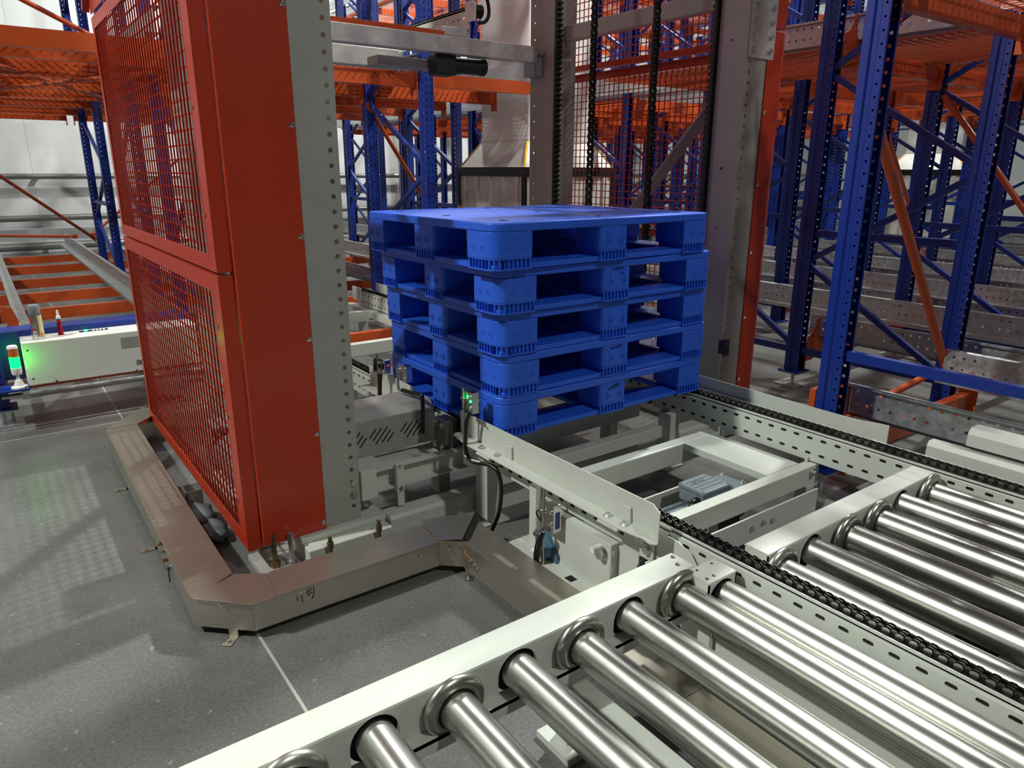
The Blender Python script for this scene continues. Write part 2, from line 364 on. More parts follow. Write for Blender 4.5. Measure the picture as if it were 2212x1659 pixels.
# ================================================================== PALLET STACK
PX, PY, PH = 1.2, 0.965, 0.168
def pallet_proto():
    t = thing('plastic_pallet', 'x', 'pallet', group='blue plastic pallets stacked on the chain conveyor')
    dk = MB(); dk.prism(rrect(0,PX,0,PY,0.05,6), 'z', PH-0.032, PH); d = dk.build('top_deck', 'pallet_blue', t, bevel=0.005, smooth=True)
    # drip holes in the deck top
    for (hx,hy) in ((0.12,0.10),(0.6,0.10),(1.08,0.10),(0.12,0.48),(0.6,0.48),(1.08,0.48),(0.12,0.86),(0.6,0.86),(1.08,0.86)):
        h = MB(); h.lathe([(0.013,0.0004),(0.013,0.0012),(0.016,0.0012),(0.016,0.0)], (hx,hy,PH), n=12); h.cyl((hx,hy,PH),(hx,hy,PH+0.0005),0.013,n=12)
        h.build('deck_hole', 'hole_black', d)
    rn = MB()
    for (a,b) in ((0.012,0.17),(0.52,0.68),(PX-0.17,PX-0.012)): rn.box(a,b,0.012,PY-0.012,0.0,0.020)
    for (a,b) in ((0.012,0.15),(0.41,0.555),(PY-0.15,PY-0.012)):
        for (c,e) in ((0.17,0.52),(0.68,PX-0.17)): rn.box(c,e,a,b,0.0,0.020)
    rn.build('bottom_board', 'pallet_blue', t, bevel=0.003)
    xs = ((0.0,0.178),(0.52,0.685),(PX-0.178,PX)); ys = ((0.0,0.16),(0.405,0.56),(PY-0.16,PY))
    for i, (xa,xb) in enumerate(xs):
        for j, (ya,yb) in enumerate(ys):
            co = (int(i==2 and j==2), int(i==0 and j==2), int(i==0 and j==0), int(i==2 and j==0))
            R = 0.05
            m = MB(); m.prism(rrect(xa,xb,ya,yb,R,6,co) if any(co) else rrect(xa+0.004,xb-0.004,ya+0.002,yb-0.002,0.02,3), 'z', 0.043, PH-0.032)
            b = m.build('block', 'pallet_blue', t, bevel=0.002, smooth=True)
            # ribbed foot: recessed core, fins and a lip
            rb = MB(); q = 0.011
            rb.prism(rrect(xa+q,xb-q,ya+q,yb-q,R-q if any(co) else 0.012,4,co if any(co) else (1,1,1,1)), 'z', 0.0, 0.043)
            out = rrect(xa+0.001,xb-0.001,ya+0.001,yb-0.001,R-0.001 if any(co) else 0.02,8,co if any(co) else (1,1,1,1))
            rb.prism(out, 'z', 0.0, 0.006); rb.prism(out, 'z', 0.0385, 0.043)
            rb.build('rib_foot', 'pallet_blue', b)
            # fins along the visible sides
            fn = MB(); step = 0.0195
            n = int((xb-xa-0.02)/step)
            for k in range(n+1):
                x = xa+(R if co[1] or co[2] else 0.008)+0.0+k*step
                if x > xb-(R if co[0] or co[3] else 0.006): break
                if j == 0: fn.box(x-0.0022,x+0.0022,ya+0.001,ya+0.012,0.006,0.039)
                if j == 2: fn.box(x-0.0022,x+0.0022,yb-0.012,yb-0.001,0.006,0.039)
            n = int((yb-ya-0.02)/step)
            for k in range(n+1):
                y = ya+(R if co[2] or co[3] else 0.008)+k*step
                if y > yb-(R if co[0] or co[1] else 0.006): break
                if i == 0: fn.box(xa+0.001,xa+0.012,y-0.0022,y+0.0022,0.006,0.039)
                if i == 2: fn.box(xb-0.012,xb-0.001,y-0.0022,y+0.0022,0.006,0.039)
            for (on,cx,cy,a0) in ((co[2],xa+R,ya+R,PI),(co[3],xb-R,ya+R,1.5*PI),(co[1],xa+R,yb-R,PI/2)):
                if on:
                    for k in range(5):
                        a = a0+PI/2*k/4; d_ = Vector((math.cos(a),math.sin(a),0)); c = Vector((cx,cy,0))
                        fn.bar(c+d_*(R-0.013)+Vector((0,0,0.0225)), c+d_*(R-0.001)+Vector((0,0,0.0225)), 0.0044, 0.033)
            if fn.v: fn.build('rib', 'pallet_blue', b)
            if j == 0 or i == 0:
                RG = []
                if j == 0:
                    for xx in ((xa+xb)/2-0.032+0.014*(i==0), (xa+xb)/2+0.036+0.014*(i==0)):
                        RG.append(((xx,ya,0.078),'y'))
                if i == 0:
                    for yy in ((ya+yb)/2-0.03+0.014*(j==0), (ya+yb)/2+0.03+0.01*(j==0)):
                        RG.append(((xa,yy,0.078),'x'))
                for (p_,ax_) in RG: MB().lathe([(0.0075,0.001),(0.0075,-0.0018),(0.0105,-0.0018),(0.0105,0.001)], p_, ax_, 14).build('moulded_ring', 'pallet_blue', b, smooth=True)
            if i == 1 and j == 0:
                lf = MB()
                for (a,b2,c,e) in ((xa+0.04,xa+0.0425,0.05,PH-0.036),(xb-0.0405,xb-0.038,0.05,PH-0.036),(xa+0.04,xb-0.038,0.05,0.0525)): lf.box(a,b2,ya+0.0005,ya+0.0032,c,e)
                lf.build('label_frame', 'pallet_blue', b)
    return t
pp = pallet_proto()
PALS = [((1.535,2.172,0.437),0.0,'bottom-most blue pallet of the stack, resting on the chains'),
        ((1.538,2.168,0.437+0.1695),0.0,'second blue pallet from the bottom of the stack'),
        ((1.520,2.160,0.437+0.339),0.002,'middle blue plastic pallet of the five-high stack'),
        ((1.490,2.130,0.437+0.5085),0.004,'second blue pallet from the top of the stack'),
        ((1.440,2.090,0.437+0.678),0.028,'topmost blue plastic pallet with its smooth deck showing')]
pals = [pp]+[copy_tree(pp) for _ in range(4)]
for o, (loc, rz, lb) in zip(pals, PALS):
    o.location = loc; o.rotation_euler = (0,0,rz); o['label'] = lb
def pal_text(pal, txt, u, z, size, tilt=0.0, m='marker_blue'):
    mw = Matrix.Translation((u,0.0005,z)) @ Matrix.Rotation(tilt,4,'Y') @ Matrix.Rotation(PI/2,4,'X')
    me_o = text_mesh('handwriting', txt, size, m, None, mw, 0.0004)
    me_o.parent = pal
pal_text(pals[3], '5483', 0.572, 0.150, 0.026, -0.03); pal_text(pals[3], 'w10054', 0.568, 0.122, 0.020, -0.05); pal_text(pals[3], '12', 0.615, 0.104, 0.020)
pal_text(pals[1], 'w1o2o8', 0.565, 0.118, 0.020, -0.08, 'marker_black')
pal_text(pals[0], 'w420!', 0.570, 0.104, 0.026, -0.15, 'marker_black')

# ================================================================== PALLET LIFT
lift = thing('pallet_lift', 'vertical pallet lift with grey posts and orange mesh guards around the pallet stack', 'lift', (2.15,3.3,0))
def lift_post(xa, xb, ya, yb, z0, z1, hole_x=None, side=None, m='lift_grey', name='post'):
    mb = MB(); zs = [0.06+0.0517*k for k in range(int((z1-z0-0.1)/0.0517))]
    # front web facing the aisle
    if hole_x is not None:
        c = hole_x-xa
        mb.perf((xa,ya,z0), (0,0,1), (1,0,0), (0,-1,0), z1-z0, xb-xa, 0.005, [(c-0.02,c+0.02,zs,0.02,disc(0.0088,16))])
    else: mb.box(xa,xb,ya,ya+0.005,z0,z1)
    if side is not None:       # pierced inner side facing -x or +x
        sx, dirx, hy, nth = side; c = hy-ya
        mb.perf((sx,ya+0.005,z0), (0,0,1), (0,1,0), (dirx,0,0), z1-z0, yb-ya-0.005, 0.005, [(c-0.02,c+0.02,[z for i, z in enumerate(zs) if i%nth == 1],0.02,disc(0.008,12))])
        ox = xb if abs(sx-xa) < 0.01 else xa
        mb.box(min(ox,ox-0.005) if ox == xb else ox, ox if ox == xb else ox+0.005, ya+0.005, yb, z0, z1)
    else:
        mb.box(xa,xa+0.005,ya+0.005,yb,z0,z1); mb.box(xb-0.005,xb,ya+0.005,yb,z0,z1)
    return mb.build(name, m, lift)
LFP = lift_post(0.909,1.055,2.47,2.65,0.12,5.2, hole_x=1.026)
LRP = lift_post(0.909,1.055,4.02,4.20,0.12,5.2, hole_x=1.026)
RFP = lift_post(3.24,3.405,2.47,2.645,0.12,5.2, hole_x=3.272, side=(3.24,-1,2.56,6))
RRP = lift_post(3.24,3.405,3.96,4.24,0.12,5.2, side=(3.24,-1,4.19,2))
m = MB()
for z in (0.229,0.281): m.bolt((1.028,2.47,z),(0,-1,0),0.011,0.009)
m.build('bolt', 'bolt_zinc', LFP, smooth=False)
# splice plate with its bolts on the right front post
sp = MB().box(3.252,3.452,2.462,2.47,2.005,2.9).build('splice_plate', 'rail_steel', RFP, bevel=0.001)
for i in range(9):
    for x in (3.286,3.415):
        MB().bolt((x,2.462,2.045+0.066*i),(0,-1,0),0.0115,0.010).build('bolt', 'bolt_zinc', sp)
# orange front covers with button screws
cvL = MB().box(0.664,0.907,2.463,2.53,0.118,5.2).build('front_cover', 'guard_orange', lift, bevel=0.003)
for k in range(8): 
    z = 0.151+0.3625*k
    MB().lathe([(0.0001,-0.006),(0.006,-0.0055),(0.009,-0.003),(0.0105,0)], (0.895,2.463,z), 'y', 14).build('screw', 'bolt_zinc', cvL, smooth=True)
m = MB(); m.box(3.407,3.52,2.463,2.50,0.16,2.145); m.add([(3.52,2.463,0.16),(3.575,2.49,0.16),(3.575,2.49,2.145),(3.52,2.463,2.145),(3.52,2.50,0.16),(3.575,2.60,0.16),(3.575,2.60,2.145),(3.52,2.50,2.145)],[(0,1,2,3),(7,6,5,4),(0,4,5,1),(2,6,7,3),(1,5,6,2)])
cvR = m.build('front_cover', 'guard_orange', lift, bevel=0.002)
for k in range(6): MB().lathe([(0.0001,-0.006),(0.006,-0.0055),(0.009,-0.003),(0.0105,0)], (3.424,2.463,0.30+0.3625*k), 'y', 14).build('screw', 'bolt_zinc', cvR, smooth=True)
MB().box(3.455,3.575,2.49,2.55,2.165,3.2).build('upper_cover', 'guard_orange', lift, bevel=0.002)
# mesh guards ---------------------------------------------------
def mesh_guard(x, sx, ya, yb, z0, z1, fy, fz, name='guard_door', pitch=0.0470, gap_at=None):
    """framed wire mesh panel in the plane x; sx = outward direction; frame returns inwards"""
    d = 0.048*(-sx); xa, xb = sorted((x, x+d))
    fr = MB(); tt = 0.003; x1, x2 = sorted((x, x-sx*tt))
    for (a,b,c,e) in ((ya,ya+fy,z0,z1),(yb-fy*0.6,yb,z0,z1),(ya+fy,yb-fy*0.6,z0,z0+fz),(ya+fy,yb-fy*0.6,z1-fz,z1)): fr.box(x1,x2,a,b,c,e)
    fr.box(xa,xb,ya-0.0,ya+tt,z0,z1); fr.box(xa,xb,yb-tt,yb,z0,z1); fr.box(xa,xb,ya,yb,z0,z0+tt); fr.box(xa,xb,ya,yb,z1-tt,z1)
    f = fr.build(name, 'guard_orange', lift, bevel=0.0015)
    w = MB(); r = 0.0026; xw = x-sx*0.007
    y = ya+fy+pitch*0.5
    while y < yb-fy*0.6: w.box(xw-r,xw+r,y-r,y+r,z0+fz-0.005,z1-fz+0.005); y += pitch
    z = z0+fz+pitch*0.5
    while z < z1-fz: w.box(xw-sx*2*r-r,xw-sx*2*r+r,ya+fy-0.005,yb-fy*0.6+0.005,z-r,z+r); z += pitch
    tag(w.build('wire_mesh', 'guard_orange', f), kind='stuff')
    for (yy,zz) in ((ya+fy*0.75,z0+0.18),(ya+fy*0.75,z1-0.18),(ya+fy*0.75,(z0+z1)/2)):
        MB().cyl((x+sx*0.0005,yy,zz),(x-sx*0.001,yy,zz),0.007,n=12).build('lock_hole', 'hole_black', f)
    return f
mesh_guard(0.612,-1,2.485,4.31,0.105,1.122,0.085,0.062)
mesh_guard(0.612,-1,2.485,4.31,1.132,2.16,0.085,0.055)
up = MB(); up.box(0.612,0.616,2.485,4.31,2.175,5.2); up.box(0.612,0.66,2.485,2.489,2.175,5.2); up.build('upper_panel', 'guard_orange', lift, bevel=0.0015)  # unseen upper height added to keep the left lamp off the right posts
MB().bar((0.60,4.36,2.20),(0.60,3.6,3.0),0.03,0.03).build('guard_brace', 'guard_orange', lift)
for (z0,z1) in ((0.12,1.10),(1.12,2.09),(2.11,3.1)): mesh_guard(3.56,1,2.62,4.24,z0,z1,0.05,0.045,'rear_guard_panel',0.0455)
# grey side frame on the right: cross bar and diagonal
MB().box(3.29,3.34,2.60,4.0,2.265,2.355).build('cross_bar', 'lift_grey', lift, bevel=0.004)
MB().bar((3.35,3.88,0.62),(3.35,2.64,1.912),0.012,0.10,up=(1,0,0)).build('diagonal_brace', 'lift_grey', lift, bevel=0.002)
MB().bar((3.35,2.64,2.36),(3.35,3.9,3.3),0.012,0.09,up=(1,0,0)).build('diagonal_brace', 'lift_grey', lift, bevel=0.002)
MB().box(0.96,1.0,2.6,4.05,1.55,1.63).build('cross_bar', 'lift_grey', lift, bevel=0.004)
MB().bar((0.97,3.98,0.3),(0.97,2.7,1.55),0.012,0.09,up=(1,0,0)).build('diagonal_brace', 'sheet_white', lift)
MB().bar((0.97,2.7,1.62),(0.97,3.98,2.9),0.012,0.09,up=(1,0,0)).build('diagonal_brace', 'sheet_white', lift)
# gusset plates with bolts on the rear right post
for (z0,z1) in ((1.92,2.16),(2.20,2.34)):
    g = MB().box(3.262,3.36,3.948,3.96,z0,z1).build('gusset_plate', 'lift_grey', RRP, bevel=0.002)
    for zz in (z0+0.03,z1-0.03):
        for x in (3.285,3.33): MB().bolt((x,3.948,zz),(0,-1,0),0.010,0.010).build('bolt', 'bolt_zinc', g)
# toothed belts
def belt(x, y0, y1, z0, z1, toward):
    b = MB(); b.box(x-0.022,x+0.022,y0,y1,z0,z1)
    yy = (y0,y0-0.014) if toward < 0 else (y1,y1+0.014); n = int((z1-z0)/0.032)
    for k in range(n):
        z = z0+0.032*k; b.add([(x-0.022,yy[0],z),(x+0.022,yy[0],z),(x+0.022,yy[1],z+0.007),(x-0.022,yy[1],z+0.007),(x-0.022,yy[1],z+0.015),(x+0.022,yy[1],z+0.015),(x-0.022,yy[0],z+0.022),(x+0.022,yy[0],z+0.022)],
          [(0,1,2,3),(3,2,5,4),(4,5,7,6),(0,3,4,6),(1,7,5,2)])
    return b.build('toothed_belt', 'black_rubber', lift)
belt(3.235,2.648,2.668,0.3,3.3,1); belt(3.235,3.932,3.952,0.3,3.3,-1)
# lifting chains
def chain_z(x, y, z0, z1):
    c = MB(); n = int((z1-z0)/0.022)
    for k in range(n):
        z = z0+0.022*k; wd = 0.017 if k%2 else 0.012
        for s in (-1,1): c.prism(rrect(y-0.011,y+0.011,z-0.004,z+0.028,0.009,2), 'x', x+s*wd-0.0025, x+s*wd+0.0025)
        c.cyl((x-0.02,y,z),(x+0.02,y,z),0.0075,n=7)
    return tag(c.build('lifting_chain', 'chain_steel', lift), kind='stuff')
chain_z(3.10,3.447,0.7,3.2); chain_z(3.10,2.955,0.7,3.2)
# guide brackets on the rear right post
for z in (2.06,):
    b = MB(); b.box(3.165,3.24,4.10,4.22,z,z+0.14); b.box(3.15,3.24,4.08,4.24,z+0.13,z+0.15); b.build('carriage_guide', 'lift_grey', lift, bevel=0.003)
# base frame
bs = MB(); bs.box(0.80,1.145,2.375,2.70,0.0,0.095); bs.box(0.795,1.15,2.44,2.72,0.095,0.12); bz = bs.build('base_plate', 'conveyor_grey', lift, bevel=0.004)
for (x,y,z,h) in ((0.875,2.355,0.0,0.140),(1.075,2.355,0.0,0.150)): 
    MB().cyl((x,y,z),(x,y,z+h),0.008,n=10).cyl((x,y,z+h-0.045),(x,y,z+h-0.02),0.0125,n=6).build('anchor_bolt', 'brass_rust', bz)
MB().bolt((1.11,2.55,0.12),(0,0,1),0.013,0.012).build('bolt', 'bolt_zinc', bz)
pl = MB(); pl.box(0.64,0.80,2.40,2.62,0.0,0.022); pl.build('foot_plate', 'lift_grey', lift)
for (x,y) in ((0.70,2.47),(0.755,2.44)): MB().cyl((x,y,0.02),(x,y,0.16),0.010,n=10).cyl((x,y,0.022),(x,y,0.044),0.019,n=6).build('anchor_bolt', 'bolt_zinc' if x > 0.72 else 'brass_rust', lift)
bm = MB(); bm.prism([(2.40,0.0),(2.50,0.0),(2.50,0.108),(2.485,0.12),(2.415,0.12),(2.40,0.108)], 'x', 1.15, 3.22); bm.build('base_beam', 'conveyor_grey', lift, bevel=0.003)
MB().box(3.20,3.45,2.40,2.70,0.0,0.12).build('base_plate', 'conveyor_grey', lift, bevel=0.004)
for x in (0.93,3.24): MB().box(x,x+0.12,3.92,4.28,0.0,0.12).build('base_plate', 'conveyor_grey', lift, bevel=0.004)
for x in (0.94,3.26): MB().box(x,x+0.10,2.72,3.92,0.0,0.10).build('base_beam', 'conveyor_grey', lift, bevel=0.003)
# things seen through the left guard: drive unit and clutter of the lift
dv = thing('lift_drive', 'pale drive unit on the floor behind the left mesh guard', 'motor', (0.80,3.1,0))
MB().box(0.70,0.88,3.0,3.35,0.0,0.10).build('base', 'conveyor_grey', dv, bevel=0.005)
MB().cyl((0.79,2.92,0.19),(0.79,3.32,0.19),0.085,n=20).build('motor_body', 'motor_grey', dv, smooth=True)
MB().box(0.72,0.86,3.34,3.50,0.10,0.31).build('gearbox', 'motor_grey', dv, bevel=0.01)
MB().box(0.745,0.835,3.02,3.16,0.26,0.33).build('terminal_box', 'motor_grey', dv, bevel=0.008)
cb = thing('lift_control_box', 'pale control box hanging inside the left mesh guard', 'box', (0.80,2.75,0.62))
MB().box(0.72,0.90,2.66,2.86,0.66,0.76).build('body', 'sheet_white', cb, bevel=0.006); MB().box(0.80,0.83,2.70,2.74,0.50,0.66).build('conduit', 'black_cable', cb)

# ================================================================== ROLLER CONVEYORS
ZR, RR = 0.360, 0.0425
def rail_web(mb, y, x0, x1, arches, zb, zt, ztop_arch, hw=0.0545, t=0.004):
    """front web of a channel with arched cut-outs"""
    x = x0
    for xc in sorted(arches):
        a, b = xc-hw, xc+hw
        if a > x: mb.box(x,a,y,y+t,zb,zt)
        n = 14; cz = ztop_arch-hw; xs = [xc-hw*math.cos(PI*i/n) for i in range(n+1)]; zs = [cz+hw*math.sin(PI*i/n) for i in range(n+1)]
        xs = [max(xx,x0) for xx in xs]
        for i in range(n):
            p, q = xs[i], xs[i+1]
            if q-p < 1e-6: continue
            mb.add([(p,y,zs[i]),(q,y,zs[i+1]),(q,y,zt),(p,y,zt),(p,y+t,zs[i]),(q,y+t,zs[i+1]),(q,y+t,zt),(p,y+t,zt)], [(0,1,2,3),(7,6,5,4),(0,4,5,1),(2,6,7,3)])
        x = b
    if x < x1: mb.box(x,x1,y,y+t,zb,zt)
    return mb
def side_rail(parent, y, depth, x0, x1, arches, name='side_rail', endcap=True):
    mb = MB(); zb, zt = 0.318, 0.420
    rail_web(mb, y, x0, x1, arches, zb, zt-0.006, 0.413)
    mb.prism([(y,zt-0.006),(y+0.002,zt-0.0015),(y+0.006,zt),(y+depth-0.006,zt),(y+depth-0.002,zt-0.0015),(y+depth,zt-0.006),(y+depth,zb),(y+depth-0.004,zb),(y+depth-0.004,zt-0.006)], 'x', x0, x1)
    if endcap: mb.box(x1-0.004,x1,y,y+depth,zb,zt-0.006); mb.box(x0,x0+0.004,y,y+depth,zb,zt-0.006)
    o = mb.build(name, 'conveyor_grey', parent, smooth=True)
    return o
def roller(parent, x, y1, y0, flange, yf):
    m = MB(); m.lathe([(0.012,y1),(RR-0.004,y1),(RR,y1-0.004),(RR,y0+0.004),(RR-0.004,y0),(0.012,y0)], (x,0,ZR), 'y', 40)
    r = m.build('roller', 'zinc_roller', parent, smooth=True)
    if flange:
        f = MB()
        prof = [(0.036,yf),(0.068,yf),(0.0725,yf-0.002),(0.0745,yf-0.006),(0.0738,yf-0.011),(0.070,yf-0.0165),(0.0635,yf-0.0205),(0.056,yf-0.022),(0.049,yf-0.0205),(0.0445,yf-0.016),(RR,yf-0.014)]
        f.lathe(prof, (x,0,ZR), 'y', 40); f.build('flange', 'flange_steel', r, smooth=True)
        g = MB(); g.lathe([(RR,yf-0.0185),(RR+0.0022,yf-0.0180),(RR+0.0022,yf-0.016)], (x,0,ZR), 'y', 40); g.build('gap_shade_ring', 'dark_steel', r, smooth=True)  # dark ring painted in for the shade between flange and roller
    else:
        MB().cyl((x,yf+0.012,ZR-0.002),(x,yf+0.030,ZR-0.002),0.0565,n=32).build('arch_shade_disc', 'hole_black', r, smooth=True)  # black disc added behind the arch, standing in for the shade inside
    return r
rc1 = thing('roller_conveyor', 'grey-framed roller conveyor with flanged steel rollers in the foreground left of the chain', 'conveyor', (0.5,1.16,0))
A1 = [1.193,0.836,0.478,0.121]; F1 = [1.371,1.014,0.657,0.300,-0.057]
r1 = side_rail(rc1, 1.120, 0.088, -0.75, 1.440, A1)
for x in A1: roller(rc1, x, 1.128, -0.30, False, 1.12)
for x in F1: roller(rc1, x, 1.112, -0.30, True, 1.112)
m = MB()
for (x,y) in ((1.405,1.150),(1.425,1.185)): m.lathe([(0.0001,0.005),(0.004,0.0048),(0.0065,0.003),(0.0075,0)], (x,y,0.42), 'z', 12)
m.build('screw', 'bolt_zinc', r1, smooth=True)
lg = MB(); lg.box(-0.75,1.44,1.085,1.125,0.313,0.318); lg.box(-0.75,1.44,1.085,1.09,0.288,0.318); lg.build('lower_angle', 'conveyor_grey', rc1)
for x in (0.30,1.02):
    l = MB(); l.box(x,x+0.06,1.15,1.20,0.02,0.318); l.build('leg', 'conveyor_grey', rc1, bevel=0.003)
    MB().box(x-0.03,x+0.09,1.11,1.24,0.0,0.02).build('foot', 'conveyor_grey', rc1)
r1b = side_rail(rc1, -0.42, 0.088, -0.75, 1.440, [], 'side_rail')
for x in (0.30,1.02): MB().box(x,x+0.06,-0.40,-0.35,0.0,0.318).build('leg', 'conveyor_grey', rc1, bevel=0.003)
MB().box(1.02,1.08,-0.35,1.15,0.14,0.20).build('cross_member', 'conveyor_grey', rc1, bevel=0.003)

rc2 = thing('roller_conveyor', 'roller conveyor set between the two chain strands on the right', 'conveyor', (2.1,1.07,0))
sb = side_rail(rc2, 1.036, 0.082, 1.400, 1.512, [1.457], 'end_box')
m = MB()
for (x,y) in ((1.412,1.055),(1.440,1.055)): m.lathe([(0.0001,0.004),(0.003,0.0038),(0.0055,0.002),(0.006,0)], (x,y,0.42), 'z', 10)
m.build('screw', 'bolt_zinc', sb, smooth=True)
m = MB()
for (x,y) in ((1.425,1.10),(1.487,1.10)): m.cyl((x,y,0.4202),(x,y,0.4206),0.004,n=10)
m.build('screw_hole', 'hole_black', sb)
MB().box(1.400,1.512,1.02,1.118,0.10,0.318).build('leg_plate', 'conveyor_grey', rc2, bevel=0.002)
m = MB()
for z in (0.27,0.16): m.bolt((1.42,1.02,z),(0,-1,0),0.009,0.008)
m.build('bolt', 'bolt_zinc', rc2)
side_rail(rc2, 1.036, 0.082, 1.655, 2.640, [1.878,2.412])
roller(rc2, 1.470, 1.044, -0.30, False, 1.036)
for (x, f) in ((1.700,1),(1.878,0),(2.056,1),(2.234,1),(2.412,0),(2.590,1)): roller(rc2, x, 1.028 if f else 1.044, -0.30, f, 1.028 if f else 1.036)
side_rail(rc2, -0.42, 0.088, 1.655, 2.640, [], 'side_rail')
for x in (1.70,2.56): MB().box(x,x+0.05,1.05,1.10,0.0,0.318).build('leg', 'conveyor_grey', rc2, bevel=0.003)
MB().box(1.655,2.64,0.42,0.50,0.10,0.16).build('cross_member', 'conveyor_grey', rc2, bevel=0.003)
tr = MB(); tr.box(1.42,1.53,-0.40,1.02,0.055,0.30); tr.build('side_panel', 'conveyor_grey', rc2, bevel=0.004)
# drive below the rollers on the right
dr = thing('roller_drive_motor', 'dark gear motor below the rollers on the right edge', 'motor', (2.25,0.5,0.16))
MB().cyl((2.05,0.62,0.22),(2.36,0.62,0.22),0.06,n=20).build('motor_body', 'motor_dark', dr, smooth=True)
MB().box(2.36,2.50,0.54,0.70,0.14,0.30).build('gearbox', 'motor_dark', dr, bevel=0.008)
MB().box(2.12,2.22,0.57,0.67,0.26,0.31).build('terminal_box', 'plate_label', dr, bevel=0.004)
mo = MB().box(1.98,2.34,0.34,0.42,0.10,0.30); mo.build('mount_plate', 'motor_grey', dr, bevel=0.003)

# ================================================================== CHAIN CONVEYORS
def slots(y0, y1, pitch=0.0617): 
    n = int((y1-y0-0.05)/pitch); o = (y1-y0-(n-1)*pitch)/2; return [o+pitch*k for k in range(n)]
LIN = []
SLOT = slot(0.0136,0.0062)
def chain_rail(parent, xf, xback, y0, y1, rows, zb=0.300, zt=0.424, sx=-1, name='rail', pitch=0.0617):
    """rail whose slotted face looks to sx; ledge on top, back plate behind"""
    mb = MB(); us = slots(y0,y1,pitch)
    o = (xf,y1,zb) if sx < 0 else (xf,y0,zb); U = (0,-1,0) if sx < 0 else (0,1,0)
    mb.perf(o, U, (0,0,1), (sx,0,0), y1-y0, zt-0.018-zb, 0.004, [(r-zb-0.012,r-zb+0.012,us,0.025,SLOT) for r in rows])
    a, b = sorted((xf, xf-sx*0.012)); mb.box(a,b,y0,y1,zt-0.018,zt-0.015)
    x2 = xf-sx*0.010; a, b = sorted((x2, x2-sx*0.003)); mb.box(a,b,y0,y1,zt-0.015,zt)
    a, b = sorted((x2, xback)); mb.box(a,b,y0,y1,zt-0.012,zt-0.008)
    a, b = sorted((xback, xback+sx*0.004)); mb.box(a,b,y0,y1,zb,zt)
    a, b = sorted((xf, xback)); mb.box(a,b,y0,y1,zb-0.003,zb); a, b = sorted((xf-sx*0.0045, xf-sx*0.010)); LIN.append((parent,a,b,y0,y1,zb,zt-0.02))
    return mb.build(name, 'conveyor_grey', parent)
LINKM = {}
def slot_shade_liners():
    for (pa,a,b,y0,y1,z0,z1) in LIN: MB().box(a,b,y0+0.01,y1-0.01,z0,z1).build('slot_shade_strip', 'dark_steel', pa)  # added dark strip that paints the shade seen through the slots
    LIN.clear()
def link_mesh(wide):
    if wide not in LINKM:
        m = MB(); p = 0.0159; o = 0.0036 if wide else 0.0020
        for c in (-0.0105,0.0105):
            for s in (-1,1): m.prism(rrect(-p*0.62,p*0.62,-0.0075,0.0075,0.006,2), 'x', c+s*o-0.0010+(0.0018*s if wide else 0), c+s*o+0.0010+(0.0018*s if wide else 0))
            m.cyl((c-0.004,0,-0.001),(c+0.004,0,-0.001),0.0050,n=7,caps=False)
        LINKM[wide] = m.mesh('link'); LINKM[wide].materials.append(MATS['chain_link_steel'] if wide else MATS['chain_steel'])
    return LINKM[wide]
def conveyor_chain(parent, x, y0, y1, ztop, singles=(0,0)):
    """double strand chain: wear strip with links; links inside the given y range are sub-parts, the rest one strip"""
    s = MB(); s.box(x-0.026,x+0.026,y0,y1,ztop-0.030,ztop-0.0155)
    c = s.build('chain', 'black_rubber', parent)
    p = 0.0159; n = int((y1-y0)/p); st = MB()
    for k in range(n):
        y = y0+p*(k+0.5)
        if singles[0] < y < singles[1]: link('link', link_mesh(k%2), None, c, loc=(x,y,ztop-0.0076))
        else:
            me = link_mesh(k%2)
            st.add([(v.co.x+x,v.co.y+y,v.co.z+ztop-0.0076) for v in me.vertices], [tuple(f.vertices) for f in me.polygons])
    if st.v: tag(st.build('link_run', 'chain_steel', c), kind='stuff')
    # rivet shine rows
    return c
cc = thing('chain_conveyor', 'long grey two-strand chain conveyor between the roller beds in the foreground', 'conveyor', (2.1,1.0,0))
chain_rail(cc, 1.540, 1.612, -0.45, 1.44, [0.392,0.329])
chain_rail(cc, 2.660, 2.775, -0.45, 2.42, [0.394,0.329])
conveyor_chain(cc, 1.578, -0.45, 2.44, 0.437, (0.34,2.2))
conveyor_chain(cc, 2.716, -0.45, 2.44, 0.437, (0.75,2.2))
# rear left rail with its closed end
ra = chain_rail(cc, 1.530, 1.612, 1.30, 2.42, [0.329])
ep = MB(); ep.prism([(1.30,0.300),(1.30,0.404),(1.255,0.404),(1.205,0.385),(1.170,0.345),(1.165,0.325),(1.185,0.312),(1.215,0.300)], 'x', 1.527, 1.531); ep.build('end_plate', 'conveyor_grey', cc, bevel=0.0006)
m = MB()
for y in (1.27,1.225): 
    m.prism([(y+a,0.338+b) for a,b in slot(0.0125,0.0052,12)], 'x', 1.5262, 1.5268)
m.build('slot_mark', 'hole_black', cc)
MB().box(1.518,1.529,1.34,1.47,0.296,0.405).build('joint_plate', 'conveyor_grey', cc, bevel=0.0015)
for (y,z) in ((1.50,0.362),(1.40,0.352),(1.365,0.33)): MB().bolt((1.527 if y > 1.48 else 1.518,y,z),(-1,0,0),0.012,0.011).build('bolt', 'bolt_zinc', cc)
